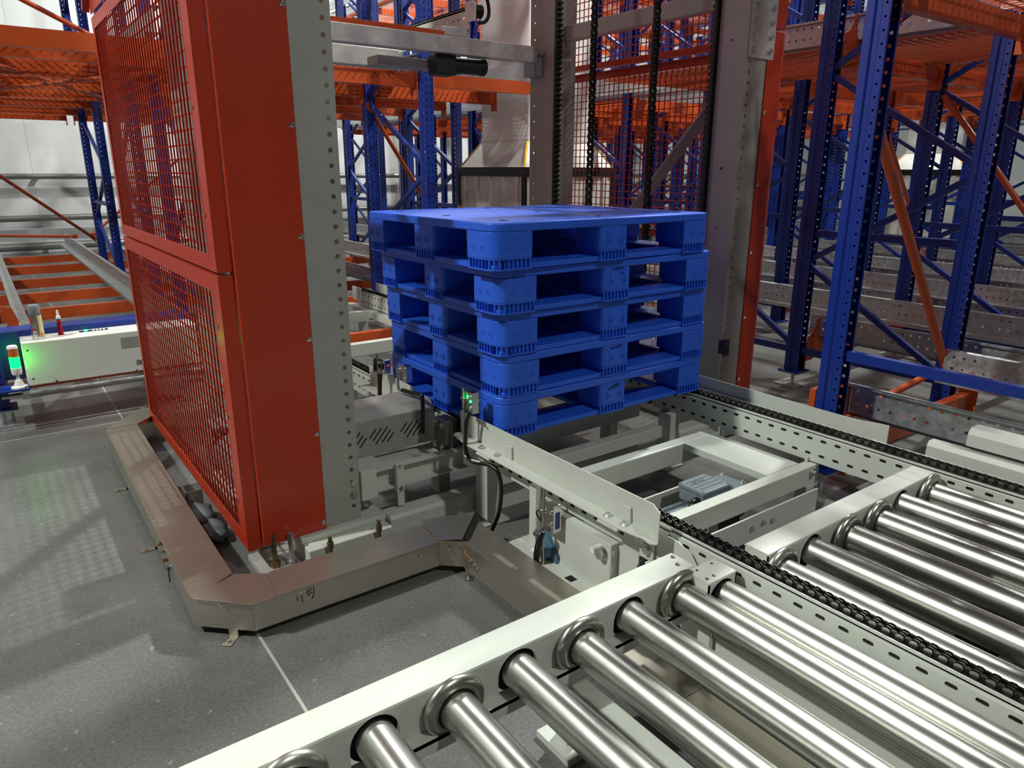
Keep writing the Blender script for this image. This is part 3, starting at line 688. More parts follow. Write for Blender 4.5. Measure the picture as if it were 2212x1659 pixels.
# legs
for (x,y) in ((1.545,2.295),(2.625,2.26)):
    MB().box(x,x+0.065,y,y+0.085,0.03,0.300).build('leg', 'conveyor_grey', cc, bevel=0.004)
    f = MB(); f.cyl((x+0.033,y+0.04,0.0),(x+0.033,y+0.04,0.03),0.012,n=12); f.box(x-0.01,x+0.12,y+0.0,y+0.10,0.0,0.008); f.build('foot', 'conveyor_grey', cc)
MB().box(1.61,2.625,2.31,2.37,0.165,0.225).build('cross_member', 'conveyor_grey', cc, bevel=0.004)
# cross members between the strands
MB().box(1.615,2.655,1.982,2.043,0.195,0.290).build('cross_member', 'conveyor_grey', cc, bevel=0.006)
MB().box(1.615,2.685,1.495,1.546,0.205,0.290).build('cross_member', 'conveyor_grey', cc, bevel=0.004)
MB().box(2.398,2.612,1.548,1.980,0.258,0.290).build('cover_plate', 'conveyor_grey', cc, bevel=0.003)
for y in (1.99,1.535): MB().box(2.642,2.657,y-0.004,y+0.004,0.22,0.312).build('bracket', 'conveyor_grey', cc)
ap = MB().box(1.62,2.64,1.462,1.470,0.095,0.200).build('adjuster_plate', 'conveyor_grey', cc, bevel=0.002)
m = MB()
for (x,z) in ((2.20,0.150),(2.27,0.155),(2.33,0.148)): m.bolt((x,1.462,z),(0,-1,0),0.008,0.008)
m.build('bolt', 'bolt_zinc', ap)
hb = MB().box(2.60,2.655,1.49,1.545,0.05,0.205).build('hanger', 'conveyor_grey', cc, bevel=0.004)
for (x,z) in ((2.628,0.265),(2.628,0.175),(2.628,0.135)): MB().bolt((x,1.485,z),(0,-1,0),0.011,0.010).build('bolt', 'bolt_zinc', hb)
MB().box(1.66,2.25,1.81,1.818,0.09,0.20).build('motor_bracket', 'conveyor_grey', cc, bevel=0.002)
MB().box(1.66,2.60,1.560,1.568,0.015,0.060).build('floor_tie', 'conveyor_grey', cc, bevel=0.002)
fa = MB(); fa.box(2.14,2.27,1.92,1.99,0.0,0.02); fa.cyl((2.245,1.96,0.02),(2.245,1.96,0.065),0.006,n=8); fa.cyl((2.245,1.96,0.02),(2.245,1.96,0.034),0.012,n=6); fa.build('anchor_foot', 'conveyor_grey', cc)
# guides --------------------------------------------------------
def left_guide(y0, y1, x, label, flare=True):
    t = thing('side_guide', label, 'guide rail', (x,(y0+y1)/2,0.40))
    g = MB(); pts = [(x,y1),(x,y0+0.055),(x-0.030,y0)] if flare else [(x,y1),(x,y0)]
    for (a,b) in zip(pts[:-1],pts[1:]):
        g.add([(a[0],a[1],0.404),(b[0],b[1],0.404),(b[0],b[1],0.500),(a[0],a[1],0.500),(a[0]+0.003,a[1],0.404),(b[0]+0.003,b[1],0.404),(b[0]+0.003,b[1],0.500),(a[0]+0.003,a[1],0.500)],
              [(0,3,2,1),(4,5,6,7),(3,7,6,2),(0,1,5,4),(1,2,6,5),(0,4,7,3)])
    g.build('upright_plate', 'conveyor_grey', t)
    ow = 0.062; out = [(x,y1),(x-ow*0.35,y1+0.004),(x-ow*0.75,y1-0.012),(x-ow*0.82,y1-0.05),(x-ow,y1-0.14),(x-ow,y0+0.14),(x-ow*0.9,y0+0.09),(x-ow*0.75,y0+0.045),(x-ow*0.85,y0+0.012),(x-ow*0.62,y0-0.004),(x-0.03,y0),(x,y0+0.055)]
    if not flare: out = [(x,y1),(x-ow,y1),(x-ow,y0),(x,y0)]
    g = MB(); g.prism(out, 'z', 0.4005, 0.404); g.build('foot_flange', 'conveyor_grey', t, fix=True)
    return t
lgd = left_guide(1.285,2.425,1.503,'white angle guide along the near chain in front of the pallet stack')
for (x,y) in ((1.472,2.22),(1.476,2.12),(1.474,1.50),(1.474,1.425)): MB().bolt((x,y,0.404),(0,0,1),0.0105,0.008).build('bolt', 'bolt_zinc', lgd)
for y in (2.07,1.44): 
    b = MB(); b.prism([(y-0.02,0.404),(y+0.02,0.404),(y+0.016,0.455),(y-0.016,0.455)], 'x', 1.494, 1.5025); b.build('gusset', 'conveyor_grey', lgd, bevel=0.002)
for y in (1.42,2.12):
    b = MB(); b.prism([(1.435,0.399),(1.50,0.399),(1.53,0.36),(1.53,0.345),(1.48,0.385),(1.435,0.392)], 'y', y, y+0.09); b.build('support_bracket', 'conveyor_grey', lgd, bevel=0.001)
rgd = thing('side_guide', 'long white guide plate standing behind the right-hand chain', 'guide rail', (2.79,1.8,0.39))
g = MB()
for (a,b) in (((2.79,2.45),(2.79,1.42)),((2.79,1.42),(2.825,1.305))):
    g.add([(a[0],a[1],0.39),(b[0],b[1],0.39),(b[0],b[1],0.482),(a[0],a[1],0.482),(a[0]+0.003,a[1],0.39),(b[0]+0.003,b[1],0.39),(b[0]+0.003,b[1],0.482),(a[0]+0.003,a[1],0.482)],
          [(0,3,2,1),(4,5,6,7),(3,7,6,2),(0,1,5,4),(1,2,6,5),(0,4,7,3)])
g.build('plate', 'conveyor_grey', rgd)
MB().box(2.793,2.85,1.42,2.45,0.388,0.392).build('foot_flange', 'conveyor_grey', rgd)
g = thing('side_guide', 'short white guide channel with a slanted edge beyond the right chain', 'guide rail', (2.83,0.5,0.40))
m = MB(); m.prism([(2.80,0.395),(2.80,0.455),(2.812,0.472),(2.85,0.472),(2.85,0.395)], 'y', -0.45, 1.144); m.build('channel', 'conveyor_grey', g, fix=True)
g2 = thing('side_guide', 'raised white guide channel above the short one at right', 'guide rail', (2.85,0.3,0.48))
m = MB(); m.prism([(2.82,0.490),(2.82,0.535),(2.838,0.556),(2.90,0.556),(2.90,0.490)], 'y', -0.45, 1.02); m.build('channel', 'conveyor_grey', g2, fix=True)
for y in (0.2,0.7): MB().box(2.855,2.89,y,y+0.05,0.40,0.490).build('post', 'conveyor_grey', g2)
# gear cover, bearing, big bolt
gc = thing('chain_drive_cover', 'pale sheet-metal cover hanging below the near chain rail', 'cover', (1.5,1.7,0.05))
m = MB(); m.prism([(1.492,0.03),(1.492,0.296),(1.795,0.296),(1.795,0.19),(1.745,0.13),(1.745,0.03)], 'x', 1.488, 1.526); m.build('panel', 'conveyor_grey', gc, bevel=0.003, fix=True)
m = MB(); m.prism([(1.37,0.05),(1.492,0.05),(1.492,0.285),(1.46,0.30),(1.40,0.30),(1.40,0.24),(1.37,0.22)], 'x', 1.52, 1.526); m.build('end_bracket', 'conveyor_grey', gc)
MB().box(1.500,1.526,1.905,1.945,0.105,0.345).build('hanger_plate', 'conveyor_grey', gc, bevel=0.002)
bt = MB().box(1.415,1.60,1.40,1.99,0.06,0.105).build('bottom_tray', 'conveyor_grey', gc, bevel=0.003)
MB().box(1.445,1.475,1.635,1.67,0.105,0.1056).build('square_hole', 'hole_black', bt)
b = MB(); b.cyl((1.49,1.545,0.268),(1.452,1.545,0.268),0.0105,n=14); bb = b.build('sleeve', 'white_plastic', gc, smooth=True)
MB().bolt((1.488,1.530,0.252),(-1,0,0),0.017,0.020).build('bolt', 'bolt_zinc', gc)
br = thing('flange_bearing', 'blue two-bolt flange bearing on the shaft below the near chain', 'bearing', (1.48,1.92,0.14))
m = MB(); pts = []
for i in range(48):
    a = 2*PI*i/48; r = 0.041+0.032*abs(math.cos(a))**2.0; ca, sa = math.cos(a+0.75), math.sin(a+0.75); pts.append((1.818+r*ca, 0.140+r*sa))
m.prism(pts, 'x', 1.478, 1.498); m.build('flange', 'bearing_blue', br, bevel=0.003, fix=True)
m = MB(); m.lathe([(0.018,1.452),(0.030,1.452),(0.036,1.462),(0.038,1.480)], (0,1.818,0.140), 'x', 24); m.build('housing', 'bearing_blue', br, smooth=True, fix=True)
m = MB(); m.lathe([(0.0001,1.445),(0.014,1.445),(0.014,1.456),(0.022,1.456),(0.022,1.450),(0.027,1.450),(0.027,1.46)], (0,1.818,0.140), 'x', 24); m.build('shaft_end', 'flange_steel', br, smooth=True, fix=True)
for s in (-1,1): MB().bolt((1.478,1.818+s*0.047,0.140+s*0.044),(-1,0,0),0.010,0.012).build('bolt', 'bolt_zinc', br)
# gear motor between the strands
gm = thing('gear_motor', 'grey-blue gear motor with a ribbed terminal box between the chain strands', 'motor', (2.15,1.68,0.1))
MB().cyl((1.82,1.66,0.135),(2.14,1.66,0.135),0.072,n=28).build('motor_body', 'motor_grey', gm, smooth=True)
m = MB()
for k in range(14):
    a = 2*PI*k/14; m.bar((1.90,1.66+0.078*math.cos(a),0.135+0.078*math.sin(a)),(2.12,1.66+0.078*math.cos(a),0.135+0.078*math.sin(a)),0.005,0.012,up=(0,math.cos(a),math.sin(a)))
m.build('cooling_fin', 'motor_grey', gm)
MB().lathe([(0.0001,1.79),(0.05,1.79),(0.074,1.80),(0.078,1.815),(0.078,1.90)], (0,1.66,0.135), 'x', 28).build('fan_cowl', 'motor_grey', gm, smooth=True, fix=True)
tb = MB().box(2.085,2.235,1.608,1.728,0.205,0.255).build('terminal_box', 'motor_grey', gm, bevel=0.006)
ld = MB().box(2.080,2.240,1.603,1.733,0.255,0.275).build('lid', 'motor_grey', tb, bevel=0.006)
m = MB()
for k in range(4): m.box(2.092,2.228,1.632+k*0.024,1.635+k*0.024,0.275,0.2775)
m.build('lid_rib', 'motor_grey', tb)
for (x,y) in ((2.089,1.612),(2.231,1.612),(2.089,1.724),(2.231,1.724)): MB().lathe([(0.0001,0.004),(0.004,0.0035),(0.0055,0)], (x,y,0.275), 'z', 10).build('lid_screw', 'bolt_zinc', tb, smooth=True)
text_mesh('logo', 'SEW', 0.034, 'motor_grey', tb, Matrix.Translation((2.118,1.675,0.2765)), 0.0012)
m = MB(); m.lathe([(0.0001,-0.026),(0.013,-0.026),(0.016,-0.012),(0.016,0.004)], (2.085,1.632,0.232), 'x', 16); m.build('gland', 'dark_steel', tb, smooth=True)
MB().box(2.14,2.30,1.58,1.74,0.06,0.21).build('gearbox', 'motor_dark', gm, bevel=0.012)
MB().box(2.245,2.36,1.60,1.74,0.10,0.245).build('gear_case', 'motor_grey', gm, bevel=0.014)
MB().box(2.08,2.14,1.568,1.574,0.10,0.15).build('rating_plate', 'plate_label', gm)
m = MB()
for (x,y) in ((2.265,1.62),(2.34,1.62),(2.265,1.72),(2.34,1.72)): m.bolt((x,y,0.245),(0,0,1),0.008,0.008)
m.build('bolt', 'bolt_zinc', gm)
cbl = MB(); cbl.tube(smooth_path([(2.078,1.632,0.232),(2.055,1.628,0.236),(2.038,1.624,0.222),(2.032,1.62,0.18),(2.032,1.615,0.10)],8), 0.0115, 10); tag(cbl.build('motor_cable', 'black_cable', smooth=True), 'black armoured cable looping down from the motor terminal box', 'cable')

# inner conveyor under the stack, inside the lift
ci = thing('chain_conveyor', 'short chain conveyor inside the lift below the pallet stack', 'conveyor', (2.1,3.2,0))
chain_rail(ci, 1.535, 1.612, 2.52, 3.95, [0.392,0.329]); chain_rail(ci, 2.660, 2.775, 2.45, 3.95, [0.392,0.329])
conveyor_chain(ci, 1.578, 2.52, 3.95, 0.437, (2.55,3.3)); conveyor_chain(ci, 2.716, 2.46, 3.95, 0.437)
m = MB(); m.box(1.47,1.535,2.50,2.60,0.28,0.43); m.build('bearing_plate', 'plate_dark', ci, bevel=0.004)
m = MB(); m.cyl((1.53,2.52,0.395),(1.60,2.52,0.395),0.035,n=20); m.build('sprocket', 'dark_steel', ci, smooth=True)
for (y,z) in ((2.52,0.41),(2.58,0.41),(2.52,0.31),(2.58,0.31)): MB().bolt((1.47,y,z),(-1,0,0),0.009,0.008).build('bolt', 'bolt_zinc', ci)
MB().box(1.615,2.655,2.50,2.58,0.22,0.36).build('cross_member', 'conveyor_grey', ci, bevel=0.003)
MB().box(1.615,2.655,3.3,3.38,0.22,0.36).build('cross_member', 'conveyor_grey', ci, bevel=0.003)
for (x,y) in ((1.55,2.70),(2.64,2.70),(1.55,3.7),(2.64,3.7)): MB().box(x,x+0.06,y,y+0.08,0.0,0.30).build('leg', 'conveyor_grey', ci, bevel=0.003)
ig = left_guide(2.84,3.30,1.503,'short white angle guide beside the chain inside the lift',False)
for y in (2.92,3.0): MB().bolt((1.473,y,0.404),(0,0,1),0.0105,0.008).build('bolt', 'bolt_zinc', ig)
# channel running from the lift post to the conveyor leg
ch = thing('support_channel', 'grey steel channel between the left lift post and the conveyor leg', 'beam', (1.3,2.48,0.2))
m = MB(); m.box(1.06,1.56,2.50,2.505,0.215,0.305); m.box(1.06,1.56,2.465,2.505,0.300,0.306); m.box(1.06,1.56,2.465,2.505,0.214,0.220); m.build('channel', 'conveyor_grey', ch)
MB().box(1.058,1.125,2.455,2.52,0.195,0.32).build('end_plate', 'conveyor_grey', ch, bevel=0.003)
b = MB(); b.box(1.205,1.245,2.452,2.462,0.195,0.32); b.box(1.205,1.213,2.44,2.455,0.195,0.32); b.build('clamp', 'conveyor_grey', ch, bevel=0.002)
MB().box(1.215,1.245,2.458,2.468,0.13,0.20).build('tab', 'conveyor_grey', ch)
for z in (0.21,0.305): MB().bolt((1.228,2.452,z),(0,-1,0),0.007,0.006).build('bolt', 'bolt_zinc', ch)
# vented drive cover
vc = thing('drive_cover', 'purple-grey sheet cover with diagonal vent slots beside the left lift post', 'cover', (1.3,2.8,0.27))
m = MB(); m.prism([(2.70,0.275),(2.70,0.435),(2.735,0.470),(2.90,0.470),(2.90,0.275)], 'x', 1.075, 1.535)
m.build('shell', 'lift_grey', vc, bevel=0.004, fix=True)
for cx in (1.14,1.27,1.42):
    for k, L in enumerate((0.045,0.06,0.085,0.06,0.045)):
        x = cx+(k-2)*0.021; zc = 0.355-(k-2)*0.008
        s = MB(); s.bar((x-L*0.36,2.6995,zc-L*0.36*1.15),(x+L*0.36,2.6995,zc+L*0.36*1.15),0.002,0.0052,up=(-0.75,0,0.66)); s.build('vent_slot', 'hole_black', vc)
MB().box(1.10,1.22,2.56,2.70,0.245,0.275).build('foot', 'conveyor_grey', vc, bevel=0.003)
MB().box(1.07,1.56,2.62,2.75,0.215,0.245).build('shelf', 'conveyor_grey', vc, bevel=0.003)

# ================================================================== SENSORS ON RODS
def u_bracket(parent, x, y, z, h=0.075, led='green'):
    """folded zinc bracket with a sensor inside, opening towards +x"""
    b = MB(); b.box(x-0.001,x+0.001,y-0.038,y+0.032,z-h/2,z+h/2); b.box(x,x+0.03,y-0.040,y-0.038,z-h/2,z+h/2); b.box(x,x+0.03,y-0.038,y+0.0,z+h/2-0.002,z+h/2); b.box(x,x+0.03,y-0.038,y+0.0,z-h/2,z-h/2+0.002)
    o = b.build('bracket', 'bolt_zinc', parent, bevel=0.0008)
    return o
def sensor(label, rod, br, body_c, led, cable):
    t = thing('photo_sensor', label, 'sensor', rod[0])
    r = MB(); r.tube(smooth_path(rod,6) if len(rod) > 2 else rod, 0.0058, 12); r.build('rod', 'flange_steel', t, smooth=True)
    bx, by, bz, bh = br; bo = u_bracket(t, bx, by, bz, bh)
    s = MB(); s.box(body_c[0]-0.011,body_c[0]+0.011,body_c[1]-0.012,body_c[1]+0.012,body_c[2]-0.022,body_c[2]+0.022); so = s.build('sensor_body', 'sensor_blue', t, bevel=0.002)
    for (dx,dy,dz,m_) in led: MB().lathe([(0.0001,-0.004),(0.004,-0.003),(0.0055,0.0)], (body_c[0]+dx,body_c[1]+dy,body_c[2]+dz), 'y', 10).build('indicator', m_, so, smooth=True)
    cl = MB(); cl.cyl((bx-0.012,by+0.018,bz+0.012),(bx+0.004,by+0.018,bz+0.012),0.010,n=12); cl.bolt((bx-0.002,by-0.028,bz-0.02),(-1,0,0),0.006,0.006); cl.bolt((bx-0.002,by-0.028,bz+0.024),(-1,0,0),0.006,0.006); cl.build('clamp', 'bolt_zinc', t)
    for path, rad, m_ in cable:
        c = MB(); c.tube(smooth_path(path,8), rad, 10); c.build('cable', m_, t, smooth=True)
    return t
s1 = sensor('photo sensor with a green light on a bent rod beside the stack corner', [(1.44,2.30,0.64),(1.44,2.30,0.40),(1.442,2.298,0.352),(1.46,2.23,0.345),(1.50,2.14,0.345)], (1.447,2.285,0.585,0.085), (1.468,2.262,0.592),
       [(-0.004,-0.013,0.016,'green_led'),(0.006,-0.013,0.004,'green_led')],
       [([(1.462,2.262,0.565),(1.455,2.255,0.545),(1.44,2.235,0.540),(1.43,2.24,0.555),(1.428,2.275,0.56),(1.44,2.30,0.545),(1.452,2.275,0.535),(1.446,2.262,0.53)],0.0022,'black_cable'),
        ([(1.446,2.27,0.535),(1.443,2.282,0.50),(1.440,2.288,0.43),(1.441,2.288,0.375),(1.450,2.255,0.340),(1.478,2.175,0.345),(1.488,2.13,0.325),(1.488,2.11,0.26),(1.475,2.11,0.16),(1.45,2.14,0.06),(1.43,2.16,0.01)],0.0082,'black_cable')])
for (y,z,r) in ((2.277,0.606,0.0075),(2.258,0.592,0.006)): MB().lathe([(0.0001,-0.004),(r*0.7,-0.003),(r,0.0)], (1.4455,y,z), 'x', 12).build('indicator', 'green_led', s1, smooth=True)
s2 = sensor('photo sensor in a folded zinc bracket hanging beside the drive cover', [(1.44,1.785,0.402),(1.44,1.785,0.062)], (1.442,1.772,0.300,0.105), (1.458,1.752,0.285),
       [(0.0,-0.013,-0.004,'red_led')], [([(1.45,1.765,0.255),(1.438,1.80,0.275),(1.432,1.815,0.30),(1.44,1.80,0.315)],0.0028,'black_cable')])
MB().box(1.442,1.476,1.731,1.733,0.252,0.348).build('bracket_face', 'bolt_zinc', s2)
MB().box(1.450,1.470,1.7300,1.7315,0.262,0.325).build('lens', 'sensor_blue', s2)
MB().tube([(1.44,1.785,0.066),(1.44,1.775,0.060),(1.44,1.45,0.060)],0.0058,12).build('rod', 'flange_steel', s2, smooth=True)
# corrugated conduit beside sensor rod
def conduit(path, r, label):
    p = smooth_path(path, 16); out = []; rad = []; acc = 0
    q = [p[0]]
    for a, b in zip(p[:-1], p[1:]):
        n = max(1,int((b-a).length/0.0022))
        for k in range(1,n+1): q.append(a+(b-a)*k/n)
    for i, pt in enumerate(q): rad.append(r*(1.0 if i%2 else 0.86))
    m = MB(); m.tube(q, rad, 12); return tag(m.build('corrugated_conduit', 'black_cable', smooth=False), label, 'conduit')
cd = conduit([(1.430,1.775,0.245),(1.425,1.785,0.21),(1.420,1.795,0.15),(1.424,1.79,0.095),(1.43,1.735,0.068),(1.43,1.64,0.058),(1.43,1.52,0.055)],0.0118,'black corrugated conduit tied to the hanging sensor rod')
for (p,a) in (((1.428,1.765,0.078),(0,0.5,0.5)),((1.43,1.60,0.057),(0,1,0))):
    d = Vector(a).normalized(); MB().cyl(Vector(p)-d*0.004,Vector(p)+d*0.004,0.0155,n=14).build('cable_tie', 'black_cable', cd, smooth=True)
conduit([(1.50,1.37,0.285),(1.49,1.32,0.27),(1.47,1.25,0.25),(1.45,1.20,0.22),(1.44,1.16,0.19)],0.0115,'black corrugated conduit leading down behind the roller rail end')
m = MB(); m.tube(smooth_path([(1.51,1.385,0.27),(1.49,1.35,0.20),(1.465,1.32,0.10),(1.46,1.33,0.02)],8), 0.009, 10); tag(m.build('black_cable', 'black_cable', smooth=True), 'smooth black cable dropping behind the roller rail end', 'cable')
# sensors at the inner chain
sensor('dark round sensor on a rod beside the inner chain, further left', [(1.44,3.075,0.62),(1.44,3.075,0.30)], (1.452,3.055,0.56,0.07), (1.47,3.03,0.56), [(0.0,-0.013,0.008,'red_led')],
       [([(1.45,3.06,0.52),(1.446,3.065,0.46),(1.446,3.068,0.36),(1.446,3.06,0.26)],0.0095,'black_cable')])
rf = thing('round_reflector', 'round dark reflector disc clamped to the inner sensor rod', 'reflector', (1.43,3.06,0.56))
MB().cyl((1.424,3.075,0.565),(1.436,3.068,0.565),0.032,n=24).build('disc', 'dark_steel', rf, bevel=0.002, smooth=True)
sensor('glassy sensor bracket on a cranked rod left of the stack', [(1.44,2.86,0.60),(1.44,2.86,0.505),(1.445,2.84,0.492),(1.46,2.72,0.500),(1.462,2.69,0.503)], (1.450,2.835,0.575,0.075), (1.468,2.81,0.575), [],
       [([(1.444,2.83,0.497),(1.455,2.76,0.500),(1.462,2.69,0.506),(1.463,2.678,0.49),(1.463,2.678,0.40),(1.46,2.68,0.33)],0.0095,'black_cable')])
# small junction box on the right front post
jb = thing('post_sensor', 'small black sensor box clipped to the right lift post', 'sensor', (3.19,2.42,0.36))
MB().box(3.165,3.225,2.40,2.43,0.50,0.575).build('body', 'motor_dark', jb, bevel=0.003); MB().box(3.168,3.222,2.398,2.402,0.486,0.50).build('blue_band', 'sensor_blue', jb); MB().cyl((3.195,2.425,0.36),(3.195,2.425,0.62),0.006,n=10).build('rod', 'flange_steel', jb, smooth=True)
MB().box(3.175,3.215,2.397,2.40,0.548,0.568).build('window', 'sensor_blue', jb)

# ================================================================== STAINLESS CABLE DUCT ON THE FLOOR
td = thing('cable_duct', 'stainless cable duct on the floor wrapping around the lift guard', 'cable duct', (0.6,2.3,0))
Z0, Z1 = 0.030, 0.140
def duct(poly, name, z1=Z1): 
    m = MB(); m.prism(poly, 'z', Z0, z1-0.003); return m.build(name, 'stainless', td, bevel=0.001, fix=True)
def cover(poly, lift_=0.0, tilt=None):
    m = MB(); m.prism(poly, 'z', Z1-0.003+lift_, Z1+lift_); return m.build('cover', 'stainless', td, bevel=0.0006, fix=True)
# run along y (left), chamfer, run along x (front), chamfer, run towards the camera
duct([(0.360,2.245),(0.508,2.305),(0.520,4.15),(0.372,4.15)], 'channel'); duct([(0.510,2.102),(0.584,2.239),(0.508,2.305),(0.360,2.245)], 'corner_channel')
duct([(0.510,2.102),(1.198,2.102),(1.215,2.245),(0.584,2.245)], 'channel'); duct([(1.198,2.102),(1.264,2.045),(1.42,2.20),(1.215,2.245)], 'corner_channel')
duct([(1.264,2.045),(1.264,0.2),(1.394,0.2),(1.394,2.17)], 'channel')
duct([(0.372,4.15),(0.520,4.15),(0.68,4.33),(0.60,4.44)], 'channel')
cover([(0.357,2.33),(0.508,2.33),(0.511,2.95),(0.361,2.95)]); cover([(0.361,2.952),(0.511,2.952),(0.516,3.55),(0.366,3.55)]); cover([(0.366,3.552),(0.516,3.552),(0.522,4.15),(0.370,4.15)])
cover([(0.357,2.24),(0.470,2.285),(0.508,2.302),(0.508,2.328),(0.357,2.328)]); cover([(0.508,2.085),(0.585,2.085),(0.605,2.242),(0.508,2.306),(0.358,2.232)])
cover([(0.588,2.085),(1.195,2.085),(1.195,2.245),(0.610,2.245)],0.0015)
cover([(1.187,2.085),(1.203,2.078),(1.262,2.040),(1.425,2.20),(1.21,2.262)],0.010)
cover([(1.262,2.02),(1.262,1.0),(1.397,1.0),(1.397,2.15)]); cover([(1.262,0.998),(1.262,0.2),(1.397,0.2),(1.397,0.998)])
cover([(0.370,4.152),(0.522,4.152),(0.69,4.33),(0.60,4.45)],0.001)
for (p,d) in (((0.455,2.157,0),(-0.69,-0.72)),((1.285,2.03,0),(-0.6,-0.8)),((0.362,2.93,0),(-1,0)),((0.366,3.62,0),(-1,0))):
    dx, dy = d; px, py = -dy, dx; L = 0.05; w_ = 0.016
    b = MB(); x, y = p[0], p[1]
    b.add([(x-px*w_,y-py*w_,0.0025),(x+px*w_,y+py*w_,0.0025),(x+px*w_+dx*L,y+py*w_+dy*L,0.0025),(x-px*w_+dx*L,y-py*w_+dy*L,0.0025),(x-px*w_,y-py*w_,Z0+0.01),(x+px*w_,y+py*w_,Z0+0.01)], [(0,1,2,3),(0,4,5,1)])
    bo = b.build('foot_bracket', 'stainless', td)
    MB().bolt((x+dx*L*0.6,y+dy*L*0.6,0.003),(0,0,1),0.006,0.005).build('bolt', 'bolt_zinc', bo)
for (x,y,z,ax) in ((0.66,2.0835,0.128,(0,-1,0)),(1.115,2.10,0.098,(0,-1,0)),(0.43,2.166,0.125,(-0.69,-0.72,0))):
    MB().bolt((x,y,z),ax,0.0045,0.003).build('rivet', 'bolt_zinc', td)
# marker strokes on the duct front
hw = MB()
def stroke(pts, r=0.0014):
    hw.tube([Vector((x,2.1010,z)) for x,z in pts], r, 5)
stroke([(0.652,0.101),(0.655,0.092),(0.656,0.086)]); stroke([(0.668,0.103),(0.671,0.088),(0.672,0.076)]); stroke([(0.692,0.118),(0.688,0.100),(0.691,0.094),(0.706,0.101)]); stroke([(0.694,0.104),(0.704,0.118)]); stroke([(0.712,0.122),(0.712,0.100),(0.709,0.085),(0.702,0.076)])
hw.build('marker_scribble', 'marker_black', td)
# lifted seam of the corner cover, a dark gap
MB().add([(0.436,2.27,Z1+0.0008),(0.508,2.303,Z1+0.0008),(0.507,2.312,Z1+0.0008)],[(0,1,2)]).build('seam_gap', 'hole_black', td)
MB().add([(1.27,2.045,Z1+0.0045),(1.425,2.20,Z1+0.0045),(1.425,2.165,Z1+0.0045),(1.28,2.025,Z1+0.0045)],[(0,1,2,3)]).build('seam_gap', 'hole_black', td)
# copper earthing wire with clamps
ew = thing('earthing_wire', 'copper earthing wire bolted to the inner duct corner', 'wire', (1.23,2.06,0.1))
MB().tube(smooth_path([(1.222,2.078,0.142),(1.214,2.080,0.128),(1.224,2.070,0.114),(1.248,2.052,0.116),(1.260,2.040,0.100),(1.2615,1.99,0.080),(1.2615,1.955,0.070)],8),0.0011,6).build('strand', 'copper', ew, smooth=True)
for (p,a) in (((1.2,2.099,0.0),None),((1.2625,1.985,0.083),(-1,0,0)),((1.2625,1.965,0.074),(-1,0,0)),((1.2625,1.945,0.066),(-1,0,0)),((1.226,2.0755,0.105),(-0.6,-0.75,0))):
    if a: MB().bolt(p,a,0.0055,0.009).build('bolt', 'bolt_zinc', ew)
ew2 = thing('earthing_wire', 'short copper earthing wire with stacked bolts on the outer left duct wall', 'wire', (0.36,2.68,0.1))
for k in range(4): MB().bolt((0.361,2.72-0.038*k,0.118-0.016*k),(-1,0,-0.2),0.007,0.012).build('bolt', 'copper' if k%2 == 0 else 'bolt_zinc', ew2)
MB().tube([(0.357,2.60,0.075),(0.354,2.595,0.045),(0.353,2.59,0.02)],0.0022,6).build('strand', 'dark_steel', ew2)
ew3 = thing('earthing_wire', 'copper earthing strap bolted to the duct below the rollers', 'wire', (1.26,0.7,0.1))
for k in range(4): MB().bolt((1.262,0.92-0.06*k,0.10),(-1,0,0),0.006,0.010).build('bolt', 'bolt_zinc', ew3)
MB().tube(smooth_path([(1.255,0.93,0.12),(1.25,0.88,0.10),(1.257,0.82,0.115),(1.25,0.76,0.10),(1.256,0.70,0.11)],6),0.003,6).build('strand', 'copper', ew3, smooth=True)
# small loose things beside the duct
rg = thing('plastic_bag', 'crumpled grey plastic bag between the duct and the guard', 'bag', (0.56,2.98,0))
def crumple(name, c, s, seed, m, parent):
    bm_ = bmesh.new(); bmesh.ops.create_icosphere(bm_, subdivisions=3, radius=1.0); rnd = random.Random(seed)
    ph = [(rnd.uniform(2,7),rnd.uniform(2,7),rnd.uniform(2,7),rnd.uniform(0,6)) for _ in range(6)]
    for v in bm_.verts:
        k = 1+0.10*sum(math.sin(a*v.co.x+b*v.co.y+c2*v.co.z+d) for a,b,c2,d in ph)/2
        v.co = Vector((c[0]+v.co.x*k*s[0], c[1]+v.co.y*k*s[1], max(0.001,c[2]+v.co.z*k*s[2])))
    me = bpy.data.meshes.new(name); bm_.to_mesh(me); bm_.free(); me.polygons.foreach_set('use_smooth',[True]*len(me.polygons)); return link(name, me, m, parent)
crumple('bag_fold', (0.575,3.04,0.04), (0.05,0.11,0.045), 1, 'rag_dark', rg); crumple('bag_fold', (0.585,2.88,0.03), (0.05,0.09,0.035), 2, 'rag_dark', rg)
off = thing('metal_offcut', 'small bent metal offcut leaning behind the left duct', 'offcut', (0.53,3.15,0))
m = MB(); m.box(0.535,0.60,3.10,3.103,0.0,0.13); m.box(0.535,0.538,3.10,3.20,0.0,0.13); m.build('angle_piece', 'stainless', off)

